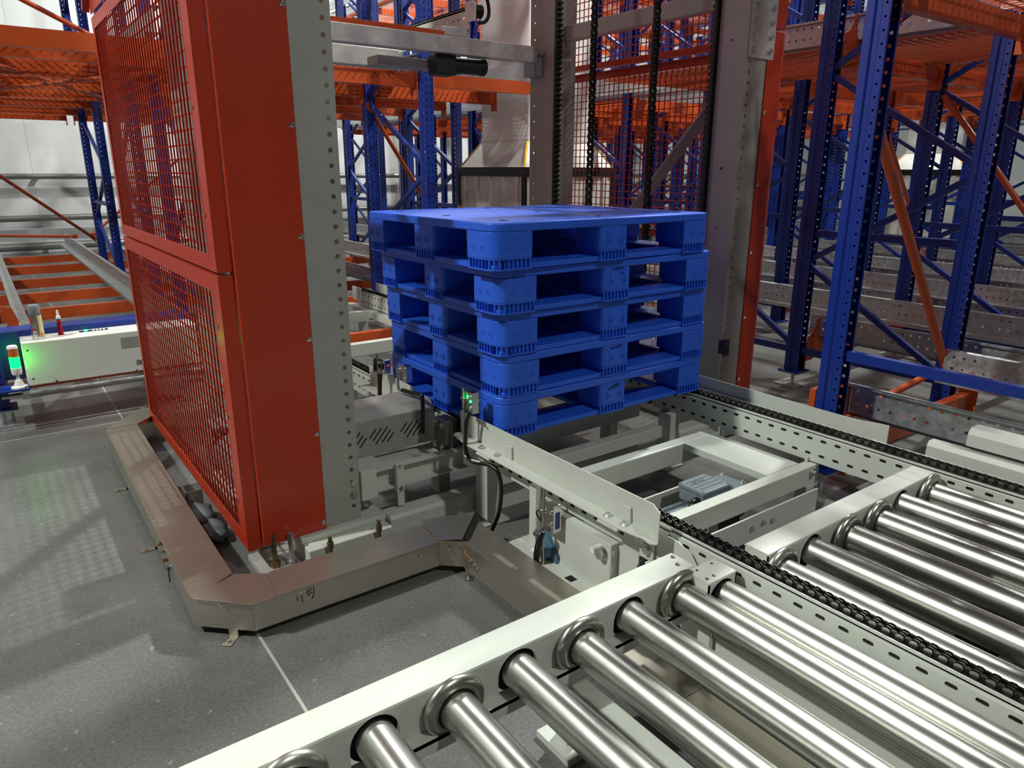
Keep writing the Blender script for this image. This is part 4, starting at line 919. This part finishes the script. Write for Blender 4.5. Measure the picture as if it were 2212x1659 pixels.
# ================================================================== RACKING
def pix(x, y, z):
    c = [sum(RC[i][k]*(x,y,z-1.46)[k] for k in range(3)) for i in range(3)]
    if c[2] < 0.2: return None
    return (1106+1553.97*c[0]/c[2], 829.5+1553.97*c[1]/c[2])
def seen(pts, mar=60):
    ps = [p for p in (pix(*q) for q in pts) if p]
    if not ps: return False
    xs = [p[0] for p in ps]; ys = [p[1] for p in ps]
    return max(xs) > -mar and min(xs) < 2212+mar and max(ys) > -mar and min(ys) < 1659+mar
UW, UD, UH = 0.085, 0.100, 5.4
def upright_mesh(kind):
    m = MB(); n = int((UH-0.2)/0.05)
    zs = [0.1+0.05*k for k in range(n)]
    if kind == 'round': rows = [(0.018,0.048,zs,0.024,disc(0.0068,8))]
    else: rows = [(0.008,0.034,zs[::1],0.024,[(a*0.8,b) for a,b in [(p[1],p[0]) for p in keyhole(0.0078,0.011)]][::-1]), (0.050,0.076,zs,0.024,[(a*0.8,b) for a,b in [(p[1],p[0]) for p in keyhole(0.0078,0.011)]][::-1])]
    # key type: closed slotted face looking at the aisle; round type: open channel with lips and a pierced far wall
    if kind == 'key': m.perf((0,0,0), (0,0,1), (1,0,0), (0,-1,0), UH, UW, 0.002, rows, thick=False)
    else:
        m.add([(0,0,0),(0.012,0,0),(0.012,0,UH),(0,0,UH)], [(0,1,2,3)]); m.add([(UW-0.010,0,0),(UW,0,0),(UW,0,UH),(UW-0.010,0,UH)], [(0,1,2,3)])
        m.perf((UW,0,0), (0,0,1), (0,1,0), (-1,0,0), UH, 0.064, 0.002, [(0.012,0.044,zs,0.024,disc(0.0078,8))], thick=False)
        m.add([(0,UD,0),(UW,UD,0),(UW,UD,UH),(0,UD,UH)], [(3,2,1,0)])
    # wide side face with a folded groove and a row of bolt holes
    m.perf((0,0,0), (0,0,1), (0,1,0), (-1,0,0), UH, 0.032, 0.002, [(0.004,0.028,zs,0.024,disc(0.0055,8))], thick=False)
    for (y0,y1,x0,x1) in ((0.032,0.040,0.0,0.010),(0.040,0.060,0.010,0.010),(0.060,0.068,0.010,0.0),(0.068,UD,0.0,0.0)):
        m.add([(x0,y0,0),(x1,y1,0),(x1,y1,UH),(x0,y0,UH)], [(0,3,2,1)])
    y_ = 0.064 if kind == 'round' else 0.0
    m.add([(UW,y_,0),(UW,UD,0),(UW,UD,UH),(UW,y_,UH)], [(0,1,2,3)])
    if kind == 'key': m.add([(0,UD,0),(0.02,UD,0),(0.02,UD,UH),(0,UD,UH)], [(3,2,1,0)]); m.add([(UW-0.02,UD,0),(UW,UD,0),(UW,UD,UH),(UW-0.02,UD,UH)], [(3,2,1,0)])
    me = m.mesh('upright_'+kind); me.materials.append(MATS['rack_blue']); return me
UPM = {k: upright_mesh(k) for k in ('round','key')}
fm = MB(); fm.box(-0.03,UW+0.03,-0.02,UD+0.02,0.085,0.095); fm.box(-0.055,UW+0.055,-0.04,UD+0.04,0.0,0.008)
for (x,y) in ((0.0,0.02),(UW,0.08),(UW*0.5,0.05)): fm.cyl((x,y,0.0),(x,y,0.10),0.009,n=8)
FOOTM = fm.mesh('foot'); FOOTM.materials.append(MATS['galvanised'])
fmb = MB(); fmb.box(-0.035,UW+0.035,-0.025,UD+0.025,0.096,0.106); FOOTB = fmb.mesh('base_plate'); FOOTB.materials.append(MATS['rack_blue'])
def frame(x, ya, yb, kind, label, group, ties=(0.25,1.06), ph=0, z0=0.10, braces=True):
    t = thing('rack_ladder', label, 'rack ladder', (x,ya,0), group=group)
    for y in (ya,yb):
        u = link('upright', UPM[kind], None, t); u.matrix_parent_inverse = Matrix.Identity(4); u.location = (0,y-ya,z0)
        for me in (FOOTM,FOOTB):
            f = link('foot' if me is FOOTM else 'base_plate', me, None, t); f.matrix_parent_inverse = Matrix.Identity(4); f.location = (0,y-ya,0)
    D = yb-ya; b = MB(); xc = UW*0.5
    for z in ties: bb = MB().box(xc-0.018,xc+0.018,UD,D,z-0.022,z+0.022); o = bb.build('tie', 'rack_blue', t); o.matrix_parent_inverse = Matrix.Identity(4)
    z = 0.27; k = ph
    while z < 4.7 and braces:
        p, q = ((xc,UD*0.5,z),(xc,D+UD*0.4,z+0.585)) if k%2 == 0 else ((xc,D+UD*0.4,z),(xc,UD*0.5,z+0.585))
        o = MB().bar(p,q,0.034,0.034,up=(1,0,0)).build('diagonal_brace', 'rack_blue', t); o.matrix_parent_inverse = Matrix.Identity(4)
        z += 0.60; k += 1
    return t
ORD = ['first','second','third','fourth','fifth','sixth','seventh','eighth','ninth','tenth']
LX = [3.05,4.5,5.95,7.4,8.85,10.3,11.75,13.2,14.65]
RA = [(1.77,2.77),(3.90,4.90),(6.03,7.03),(8.16,9.16),(10.3,11.3),(12.4,13.4)]
frame(3.05,0.66,1.66,'round','near blue upright frame with a low tie, right behind the right chain','rack frames right of the lift',ties=(0.66,),braces=False)
for i, x in enumerate(LX[1:]):
    for j, (a,b) in enumerate(RA):
        if x == 4.5 and j > 0: continue
        if not seen([(x,y,z) for y in (a,b) for z in (0.1,1.5,3.5)]): continue
        if x > 12 and j in (1,2) and x < 14: continue
        frame(x,a,b,'round','blue rack frame right of the lift, %s line and %s row' % (ORD[i+1],ORD[j]),'rack frames right of the lift',ph=0)
f2 = [o for o in bpy.data.objects if o.name.startswith('rack_ladder') and o.type == 'EMPTY' and abs(o.location.x-4.5) < 0.01][0]
MB().box(4.5+0.0245,4.5+0.0605,2.87,3.86,0.228,0.272).build('tie', 'rack_blue', f2)
MB().bar((4.5425,2.84,0.28),(4.5425,3.80,0.86),0.034,0.034,up=(1,0,0)).build('diagonal_brace', 'rack_blue', f2)
LB = [1.25,3.05,4.5]
RB = {1.25:[(5.5,6.5),(7.5,8.5),(9.63,10.95)], 3.05:[(5.38,6.45),(7.45,8.5),(9.6,10.65),(11.7,12.7)], 4.5:[(7.26,8.4),(9.2,10.25),(11.3,12.3)], -0.1:[(5.0,6.0)]}
for x in (-0.1,1.25,3.05,4.5):
    for j, (a,b) in enumerate(RB[x]):
        frame(x,a,b,'key','blue keyhole-slotted rack frame behind the lift, %s line and %s row' % ({-0.1:'leftmost',1.25:'second',3.05:'third',4.5:'fourth'}[x],ORD[j]),'rack frames behind the lift',ph=j)
# ---- galvanised shuttle rails along the lanes
RAILM = {}
def rail_mesh(L, s):
    """web at x=0 with its track flange towards s; runs 0..L in y, z 0..0.17"""
    k = (round(L,2),s)
    if k not in RAILM:
        m = MB(); n = int((L-0.06)/0.055); us = [0.05+0.055*i for i in range(n)]
        sq = square(0.0065)
        m.perf((0,L,0.02), (0,-1,0), (0,0,1), (-1,0,0), L, 0.148, 0.002, [(0.035,0.065,us,0.02,sq),(0.100,0.130,us,0.02,sq)], thick=False)
        prof = [(0,0.168),(0.004,0.172),(0.030*-s,0.172),(0.030*-s,0.160)] 
        for (p,q) in (((0,0.168),(-0.028*s,0.172)),((-0.028*s,0.172),(-0.028*s,0.158)),((0,0.020),(0.075*s,0.016)),((0.075*s,0.016),(0.075*s,-0.012)),((0.075*s,-0.012),(0.055*s,-0.012))):
            m.add([(p[0],0,p[1]),(q[0],0,q[1]),(q[0],L,q[1]),(p[0],L,p[1])], [(0,1,2,3)])
        RAILM[k] = m.mesh('shuttle_rail'); RAILM[k].materials.append(MATS['galvanised'])
    return RAILM[k]
def rail(x, y0, y1, z, s, label, group):
    o = link('shuttle_rail', rail_mesh(y1-y0,s), None); o.location = (x,y0,z); return tag(o, label, 'rail', group)
LV = [('floor-level',0.31),('upper',2.245),('top',4.18)]
rail(3.30,-1.5,1.80,0.31,1,'nearest galvanised rail with square holes right of the chain conveyor','shuttle rails right of the lift')
rail(4.38,-1.5,1.78,0.31,-1,'second galvanised rail, stopping at the blue upright right of the lift','shuttle rails right of the lift')
rail(4.75,-1.5,2.86,0.31,1,'third galvanised rail, starting at an orange bracket behind the lift','shuttle rails right of the lift')
rail(3.30,-1.5,1.80,2.245,1,'upper galvanised rail overhead at the right frame corner','shuttle rails right of the lift'); rail(4.38,-1.5,1.78,2.245,-1,'upper galvanised rail in front of the second rack line','shuttle rails right of the lift'); rail(4.75,-1.5,3.6,2.245,1,'upper galvanised rail meeting the orange lift cover at right','shuttle rails right of the lift')
for i, x in enumerate(LX[2:]):
    for (nm,z) in LV:
        if not seen([(x,y,z) for y in (2,4,8,12)]): continue
        for (dx,s,sd) in ((-0.17,-1,'near'),(0.25,1,'far')):
            rail(x+dx,-1.5,14.5,z,s,'galvanised %s rail on the %s side of the %s rack line' % (nm,sd,ORD[i+2]),'shuttle rails right of the lift')
for (x,s,sd) in ((0.13,1,'left'),(1.09,-1,'right')):
    for (nm,z) in LV: rail(x,5.36 if z < 1 else 5.2,13.6,z if z > 1 else 0.30,s,'galvanised %s %s rail of the shuttle lane at far left' % (nm,sd),'shuttle rails of the left lane')
for (x,s,sd) in ((1.5,1,'first'),(2.88,-1,'second'),(3.3,1,'third'),(4.33,-1,'fourth')):
    for (nm,z) in LV[1:]: rail(x,5.4,13.6,z,s,'galvanised %s rail behind the lift, %s from the left' % (nm,sd),'shuttle rails behind the lift')
for (x,s,sd) in ((1.5,1,'first'),(3.3,1,'second'),(4.33,-1,'third')): rail(x,6.3,13.6,0.30,s,'galvanised floor-level rail behind the lift, %s from the left' % sd,'shuttle rails behind the lift')
# ---- orange beams across the lanes, with hook plates
BEAMM = {}
def beam_mesh(L):
    k = round(L,2)
    if k not in BEAMM:
        m = MB(); m.box(0.0,L,0.0,0.05,0.0,0.10)
        for x in (0,L): m.box(x-0.004,x+0.004,-0.03,0.07,-0.06,0.13)
        BEAMM[k] = m.mesh('rack_crossbar'); BEAMM[k].materials.append(MATS['rack_orange'])
    return BEAMM[k]
def beam(xa, xb, y, z, label, group):
    L = xb-xa-UW-0.008
    o = link('rack_crossbar', beam_mesh(L), None); o.location = (xa+UW+0.004,y+0.025,z); return tag(o, label, 'crossbar', group)
LB2 = [('floor-level',0.165),('upper',2.10),('top',4.03)]
for (nm,z) in LB2[1:]:
    beam(3.05,4.5,1.66,z,'%s orange crossbar spanning the first bay right of the lift' % nm,'orange beams right of the lift')
beam(3.05,4.5,1.62,0.13,'low orange beam near the floor in the first bay at right','orange beams right of the lift')
for i in range(1,8):
    for j, (a,b) in enumerate(RA):
        if i == 1 and j > 0: continue
        for (nm,z) in LB2:
            for k, y in enumerate((a,b)):
                if 12.0 < LX[i+1] < 15 and 4.5 < y < 7.5 and LX[i] > 10.5: continue
                if not seen([(LX[i],y,z),(LX[i+1],y,z)]): continue
                beam(LX[i],LX[i+1],y,z,'%s orange beam right of the lift, %s bay, %s row, %s side' % (nm,ORD[i],ORD[j],('front','back')[k]),'orange beams right of the lift')
for (xa,xb,nmb) in ((-0.1,1.25,'far-left lane'),(1.25,3.05,'middle lane'),(3.05,4.5,'third lane')):
    ys = {-0.1:[5.02,5.5,6.5,7.5,8.5,9.63,10.95,12.2],1.25:[5.5,6.5,7.5,8.5,9.63,10.9,12.2],3.05:[5.38,6.45,7.45,8.5,9.6,10.65,12.0]}[xa]
    for j, y in enumerate(ys):
        for (nm,z) in LB2:
            if z < 1 and (y < (5.4 if xa < 0 else 6.2) and xa != 3.05): continue
            beam(xa,xb,y,z+(0.0 if z > 1 else 0.01),'%s orange beam of the %s behind the lift, %s row' % (nm,nmb,ORD[j]),'orange beams behind the lift')
# ---- orange wire decks under the upper levels
DECKM = {}
def deck(xa, xb, ya, yb, z, label, group):
    L = xb-xa-0.12; W_ = yb-ya; k = (round(L,2),round(W_,2))
    if k not in DECKM:
        m = MB(); r = 0.0034
        x = 0.03
        while x < L: m.box(x-r,x+r,0,W_,-r,r); x += 0.06
        y = 0.02
        while y < W_: m.box(0,L,y-r,y+r,-3*r,-r); y += 0.06
        DECKM[k] = m.mesh('wire_deck'); DECKM[k].materials.append(MATS['rack_orange'])
    o = link('wire_deck', DECKM[k], None); o.location = (xa+0.10,ya,z); return tag(o, label, 'wire deck', group)
for (nm,z) in (('upper',2.214),('top',4.144)):
    deck(3.05,4.5,-1.5,1.7,z,'%s orange wire deck over the first bay right of the lift' % nm,'orange wire decks')
    for i in range(1,6): deck(LX[i],LX[i+1],-0.5 if i < 3 else 1.8,5.0,z,'%s orange wire deck over the %s bay right of the lift, near half' % (nm,ORD[i]),'orange wire decks'); deck(LX[i],LX[i+1],6.05,13.4,z,'%s orange wire deck over the %s bay right of the lift, far half' % (nm,ORD[i]),'orange wire decks') if i > 1 else None
    for (xa,xb,nmb) in ((-0.1,1.25,'far-left lane'),(1.25,3.05,'middle lane'),(3.05,4.5,'third lane')): deck(xa,xb,5.5,12.2,z,'%s orange wire deck over the %s behind the lift' % (nm,nmb),'orange wire decks')
# ---- orange saddle brackets that carry the rails
SADM = None
def saddle(x, y, z, label, s=1):
    global SADM
    if SADM is None:
        m = MB(); m.prism([(0.0,-0.13),(0.06,-0.13),(0.30,-0.06),(0.30,0.02),(0.20,0.02),(0.145,0.03),(0.125,0.07),(0.12,0.17),(0.09,0.17),(0.085,0.13),(0.05,0.07),(0.0,0.05)], 'y', 0.0, 0.006)
        m.box(0,0.30,0.0,0.06,-0.004,0.0); SADM = m.mesh('rail_bracket'); SADM.materials.append(MATS['rack_orange'])
    o = link('rail_bracket', SADM, None); o.location = (x,y,z); o.scale = (s,1,1); return tag(o, label, 'bracket', 'orange rail brackets')
saddle(4.585,2.76,0.30,'orange saddle bracket at the foot of the upright right of the lift'); saddle(4.585,2.76,2.24,'orange saddle bracket holding the upper rail right of the lift')
for i, x in enumerate(LX[2:6]): saddle(x+UW,2.76,0.30,'orange saddle bracket on the %s rack line right of the lift' % ORD[i+2])
# end bracket of the nearest rail
eb = thing('rail_end_bracket', 'orange end plate with bolts closing the nearest galvanised rail', 'bracket', (3.2,1.75,0.25))
m = MB(); m.box(3.275,3.298,1.735,1.83,0.285,0.485); m.box(3.11,3.30,1.80,1.83,0.25,0.46); m.box(3.14,3.45,1.66,1.83,0.235,0.245); m.build('plate', 'rack_orange', eb)
for (y,z) in ((1.75,0.45),(1.76,0.36),(1.79,0.40),(1.745,0.30)): MB().bolt((3.275,y,z),(-1,0,0),0.009,0.008).build('bolt', 'bolt_zinc', eb)
# ---- orange tube braces
def tube_brace(p, q, r, label):
    m = MB(); m.cyl(p,q,r,n=14); d = (Vector(q)-Vector(p)).normalized()
    m.bar(Vector(p)-d*0.05,Vector(p)+d*0.04,0.008,r*2.6); m.bar(Vector(q)-d*0.04,Vector(q)+d*0.05,0.008,r*2.6)
    return tag(m.build('tube_brace', 'rack_orange', smooth=True), label, 'brace', 'orange tube braces')
tube_brace((3.14,1.74,1.74),(4.46,1.80,0.37),0.024,'thick orange tube brace slanting between the two nearest blue uprights')
tube_brace((3.32,1.86,0.20),(4.46,1.86,0.31),0.020,'orange tube lying low behind the nearest galvanised rail')
tube_brace((7.5,3.95,1.85),(8.8,3.95,0.45),0.022,'thin orange brace deep in the right-hand rack'); tube_brace((5.98,1.5,0.5),(5.98,2.75,2.0),0.022,'orange brace at the right edge of the frame')
tube_brace((0.02,9.75,1.62),(1.2,10.9,0.60),0.02,'orange brace slanting across the far-left shuttle lane'); tube_brace((0.15,13.4,0.50),(1.12,12.3,0.52),0.022,'orange tie lying at the end of the far-left lane')
tube_brace((0.0,5.15,2.55),(1.15,6.4,2.26),0.016,'orange brace under the upper beam at far left')
tube_brace((-0.05,5.4,2.12),(1.2,8.4,2.12),0.014,'thin orange plan brace below the upper deck at far left'); tube_brace((1.15,5.6,2.085),(0.0,8.4,2.085),0.014,'second thin orange plan brace crossing below the far-left deck')
tube_brace((3.08,6.45,2.0),(4.45,7.2,0.55),0.02,'orange brace slanting behind the lift next to the building column'); tube_brace((1.35,12.2,0.55),(3.05,12.2,1.95),0.02,'thin orange brace far behind the lift against the white wall')

# ================================================================== SHUTTLE ON THE LEFT LANE
sh = thing('pallet_shuttle', 'blue pallet shuttle with a white front cover on the far-left lane', 'shuttle', (0.6,5.2,0.25))
MB().box(-0.01,1.06,5.115,5.30,0.30,0.535).build('body', 'rack_blue', sh, bevel=0.006)
MB().box(-0.06,0.088,5.05,5.115,0.26,0.545).build('end_panel', 'rack_blue', sh, bevel=0.003)
cv = MB().box(0.090,1.04,4.90,5.115,0.245,0.50).build('front_cover', 'shuttle_white', sh, bevel=0.004)
MB().box(0.40,0.555,5.035,5.085,0.500,0.502).build('control_strip', 'label_dark', cv)
MB().lathe([(0.0001,0.008),(0.007,0.008),(0.010,0.004),(0.010,0.0)], (0.435,5.06,0.502), 'z', 16).build('button', 'green_led', cv, smooth=True)
for k in range(4): MB().box(0.472+0.019*k,0.481+0.019*k,5.053,5.066,0.502,0.503).build('indicator', 'white_led', cv)
vg = MB()
for i in range(16):
    for j in range(8): vg.cyl((0.60+0.0088*i,4.8995,0.40+0.0088*j),(0.60+0.0088*i,4.9005,0.40+0.0088*j),0.0030,n=6)
tag(vg.build('vent_hole_grid', 'hole_black', cv), kind='stuff')
m = MB()
for (x,z) in ((0.115,0.455),(0.118,0.285),(0.23,0.252),(0.66,0.252)): m.cyl((x,4.8985,z),(x,4.9005,z),0.005,n=8)
m.build('screw', 'dark_steel', cv)
text_mesh('number', '00', 0.045, 'label_dark', cv, Matrix.Translation((0.665,4.8993,0.285)) @ Matrix.Rotation(PI/2,4,'X'), 0.0004)
MB().cyl((-0.05,4.87,0.208),(1.15,4.87,0.208),0.014,n=14).build('bumper_tube', 'galvanised', sh, smooth=True)
MB().box(0.05,0.09,4.86,4.98,0.18,0.245).build('bumper_bracket', 'rail_steel', sh)
MB().box(-0.15,1.1,4.93,5.05,0.225,0.243).build('lower_frame', 'rack_orange', sh)
st = thing('signal_tower', 'signal tower lamp with its green segment lit beside the white shuttle cover', 'lamp', (0.04,4.86,0.27))
cx, cy, cz = 0.045, 4.83, 0.262
MB().lathe([(0.0001,0),(0.042,0),(0.042,0.008),(0.026,0.014),(0.016,0.045),(0.0001,0.045)], (cx,cy,cz), 'z', 24).build('foot', 'white_plastic', st, smooth=True, fix=True)
MB().lathe([(0.008,0.04),(0.008,0.085)], (cx,cy,cz), 'z', 14).build('stem', 'white_plastic', st, smooth=True)
MB().lathe([(0.0001,0.078),(0.022,0.078),(0.0265,0.090),(0.0265,0.118),(0.0001,0.118)], (cx,cy,cz), 'z', 24).build('base_ring', 'white_plastic', st, smooth=True, fix=True)
MB().lathe([(0.0001,0.119),(0.025,0.119),(0.025,0.180),(0.0001,0.180)], (cx,cy,cz), 'z', 24).build('green_segment', 'green_lamp', st, smooth=True, fix=True)
MB().lathe([(0.0001,0.181),(0.024,0.181),(0.024,0.228),(0.0001,0.228)], (cx,cy,cz), 'z', 24).build('amber_segment', 'amber_lens', st, smooth=True, fix=True)
MB().lathe([(0.0001,0.229),(0.0265,0.229),(0.0265,0.238),(0.022,0.246),(0.0001,0.247)], (cx,cy,cz), 'z', 24).build('cap', 'white_plastic', st, smooth=True, fix=True)
MB().box(-0.1,0.089,4.78,4.92,0.250,0.262).build('shelf', 'rack_blue', st, bevel=0.002)
m = MB(); m.tube(smooth_path([(0.06,4.80,0.268),(0.085,4.795,0.272),(0.10,4.80,0.262),(0.08,4.80,0.256),(0.05,4.80,0.262)],6),0.003,6); m.build('cable', 'black_cable', st, smooth=True)
sc = thing('spray_can', 'silver spray can with a grey cap standing on the white shuttle cover', 'can', (0.18,5.0,0.5))
sx_, sy_, sz_ = 0.185, 4.975, 0.501
MB().lathe([(0.0001,0),(0.031,0),(0.0325,0.004),(0.0325,0.150),(0.030,0.158),(0.0001,0.160)], (sx_,sy_,sz_), 'z', 28).build('body', 'spray_silver', sc, smooth=True, fix=True)
MB().lathe([(0.031,0.156),(0.0315,0.165),(0.0305,0.198),(0.028,0.202),(0.0001,0.202)], (sx_,sy_,sz_), 'z', 28).build('cap', 'spray_cap', sc, smooth=True, fix=True)
def wrap(name, a0, a1, z0, z1, m_):
    m = MB(); r = 0.0331; n = 8
    pts = [(sx_+r*math.cos(a0+(a1-a0)*i/n), sy_+r*math.sin(a0+(a1-a0)*i/n)) for i in range(n+1)]
    for (p,q) in zip(pts[:-1],pts[1:]): m.add([(p[0],p[1],sz_+z0),(q[0],q[1],sz_+z0),(q[0],q[1],sz_+z1),(p[0],p[1],sz_+z1)], [(0,1,2,3)])
    return m.build(name, m_, sc, smooth=True)
wrap('label_panel', -1.35, -0.35, 0.012, 0.142, 'label_cream'); wrap('label_band', -2.6, -2.15, 0.095, 0.130, 'label_red'); wrap('label_stripe', -2.5, -1.75, 0.055, 0.066, 'label_red'); wrap('label_box', -2.3, -1.7, 0.028, 0.050, 'white_plastic'); wrap('label_lines', -2.2, -1.75, 0.032, 0.044, 'label_dark'); wrap('label_foot', -1.25, -0.5, 0.016, 0.040, 'amber_lens')
rb = thing('glue_bottle', 'small red bottle with a white nozzle standing beside the spray can', 'bottle', (0.30,5.02,0.5))
bx_, by_, bz_ = 0.302, 5.035, 0.501
MB().lathe([(0.0001,0),(0.0165,0),(0.0165,0.006),(0.0135,0.012),(0.0130,0.070),(0.0115,0.085),(0.009,0.092),(0.0001,0.092)], (bx_,by_,bz_), 'z', 20).build('body', 'red_plastic', rb, smooth=True, fix=True)
MB().lathe([(0.0105,0.090),(0.0105,0.098),(0.0001,0.098)], (bx_,by_,bz_), 'z', 18).build('collar', 'label_dark', rb, smooth=True)
MB().lathe([(0.012,0.097),(0.012,0.112),(0.0075,0.116),(0.0055,0.148),(0.0001,0.150)], (bx_,by_,bz_), 'z', 18).build('nozzle', 'white_plastic', rb, smooth=True)
# orange side bracket plates at the left lane mouth
ob = thing('lane_end_bracket', 'orange bracket plate with a rounded notch at the left frame edge', 'bracket', (0.0,5.6,0.4))
m = MB(); m.prism([(0.03,0.30),(0.115,0.30),(0.115,0.52),(0.09,0.60),(0.02,0.62),(0.055,0.50),(0.03,0.42)], 'y', 5.60, 5.615); m.build('plate', 'rack_orange', ob, fix=True)

# ================================================================== CONVEYORS BEHIND THE LIFT
bk = thing('chain_conveyor', 'grey outfeed chain conveyor at floor level behind the lift', 'conveyor', (2.1,5.2,0))
chain_rail(bk, 2.675, 2.775, 4.45, 6.05, [0.394,0.329]); chain_rail(bk, 1.54, 1.612, 4.45, 6.05, [0.394,0.329]); conveyor_chain(bk, 2.72, 4.45, 6.08, 0.437); conveyor_chain(bk, 1.578, 4.45, 6.08, 0.437)
MB().box(2.66,2.675,5.95,6.12,0.33,0.45).build('end_plate', 'conveyor_grey', bk, bevel=0.004)
MB().box(2.77,2.775,4.45,5.85,0.42,0.50).build('guide_plate', 'conveyor_grey', bk)
MB().box(2.62,2.70,4.45,6.2,0.225,0.285).build('side_beam', 'conveyor_grey', bk, bevel=0.003)
for y in (4.6,5.7): MB().box(1.615,2.66,y,y+0.06,0.20,0.29).build('cross_member', 'conveyor_grey', bk, bevel=0.003)
for (x,y) in ((1.55,4.55),(2.64,4.55),(1.55,5.9),(2.64,5.9)): MB().box(x,x+0.06,y,y+0.08,0.0,0.225).build('leg', 'conveyor_grey', bk)
MB().box(1.2,2.75,5.30,5.36,0.10,0.20).build('orange_cross_beam', 'rack_orange', bk, bevel=0.003)
km = thing('back_gear_motor', 'dark grey motor peeking out beside the left lift post', 'motor', (1.55,4.2,0.5))
MB().cyl((1.50,3.72,0.48),(1.50,3.72,0.72),0.05,n=20).build('motor_body', 'motor_dark', km, smooth=True); MB().lathe([(0.0001,0.745),(0.03,0.742),(0.052,0.72),(0.052,0.70)], (1.50,3.72,0), 'z', 20).build('fan_cowl', 'motor_grey', km, smooth=True); MB().box(1.44,1.535,3.66,3.78,0.30,0.48).build('gearbox', 'motor_dark', km, bevel=0.01)
uc = thing('upper_chain_conveyor', 'upper-level chain conveyor on a pale steel beam behind the lift', 'conveyor', (2.2,4.5,2.14))
MB().box(1.06,3.16,4.06,4.14,2.138,2.235).build('support_beam', 'rail_steel', uc, bevel=0.004)
MB().box(1.06,2.46,4.07,4.12,2.236,2.262).build('orange_strip', 'rack_orange', uc, bevel=0.002)
MB().box(1.06,2.35,4.45,4.55,2.08,2.19).build('rear_beam', 'rail_steel', uc, bevel=0.004); MB().box(2.1,2.75,4.25,4.40,2.07,2.12).build('motor_plate', 'lift_grey', uc, bevel=0.003)
mm = MB(); mm.perf((2.655,5.15,2.265), (0,-1,0), (0,0,1), (-1,0,0), 1.05, 0.145, 0.003, [(0.020,0.044,slots(0,1.05),0.025,SLOT),(0.085,0.109,slots(0,1.05),0.025,SLOT)]); mm.box(2.655,2.72,4.1,5.15,2.40,2.412); mm.build('rail', 'conveyor_grey', uc)
conveyor_chain(uc, 2.70, 4.08, 5.15, 2.435)
MB().cyl((2.645,4.07,2.392),(2.72,4.07,2.392),0.040,n=22).build('sprocket', 'dark_steel', uc, smooth=True); m = MB(); m.prism([(4.02,2.33),(4.12,2.33),(4.12,2.42),(4.09,2.445),(4.04,2.445),(4.015,2.42)], 'x', 2.64, 2.652); m.build('end_plate', 'conveyor_grey', uc)
MB().box(2.46,2.66,4.10,4.19,2.245,2.295).build('box_tube', 'rail_steel', uc, bevel=0.003)
um = thing('upper_gear_motor', 'black gear motor hanging under the upper beam behind the lift', 'motor', (2.6,4.1,2.03))
MB().cyl((2.50,4.16,2.085),(2.77,4.16,2.090),0.048,n=20).build('motor_body', 'motor_dark', um, smooth=True); MB().cyl((2.77,4.16,2.090),(2.80,4.16,2.090),0.052,n=20).build('fan_cowl', 'motor_dark', um, smooth=True); MB().box(2.42,2.56,4.10,4.22,2.02,2.14).build('gearbox', 'motor_dark', um, bevel=0.012)
m = MB(); m.tube(smooth_path([(2.74,4.05,2.50),(2.765,4.05,2.43),(2.765,4.05,2.37),(2.74,4.06,2.335),(2.70,4.08,2.33)],8), 0.011, 10); tag(m.build('black_hose', 'black_cable', smooth=True), 'black hose looping at the end of the upper chain conveyor', 'hose')
slot_shade_liners()
gp = thing('guard_post', 'slim grey steel post standing in front of the back wall', 'post', (8.0,15.2,0))
MB().box(7.95,8.11,15.15,15.31,0.0,1.75).build('post_tube', 'wall_rail', gp, bevel=0.01)
MB().box(7.85,8.21,15.05,15.41,0.0,0.015).build('base_plate', 'wall_rail', gp)
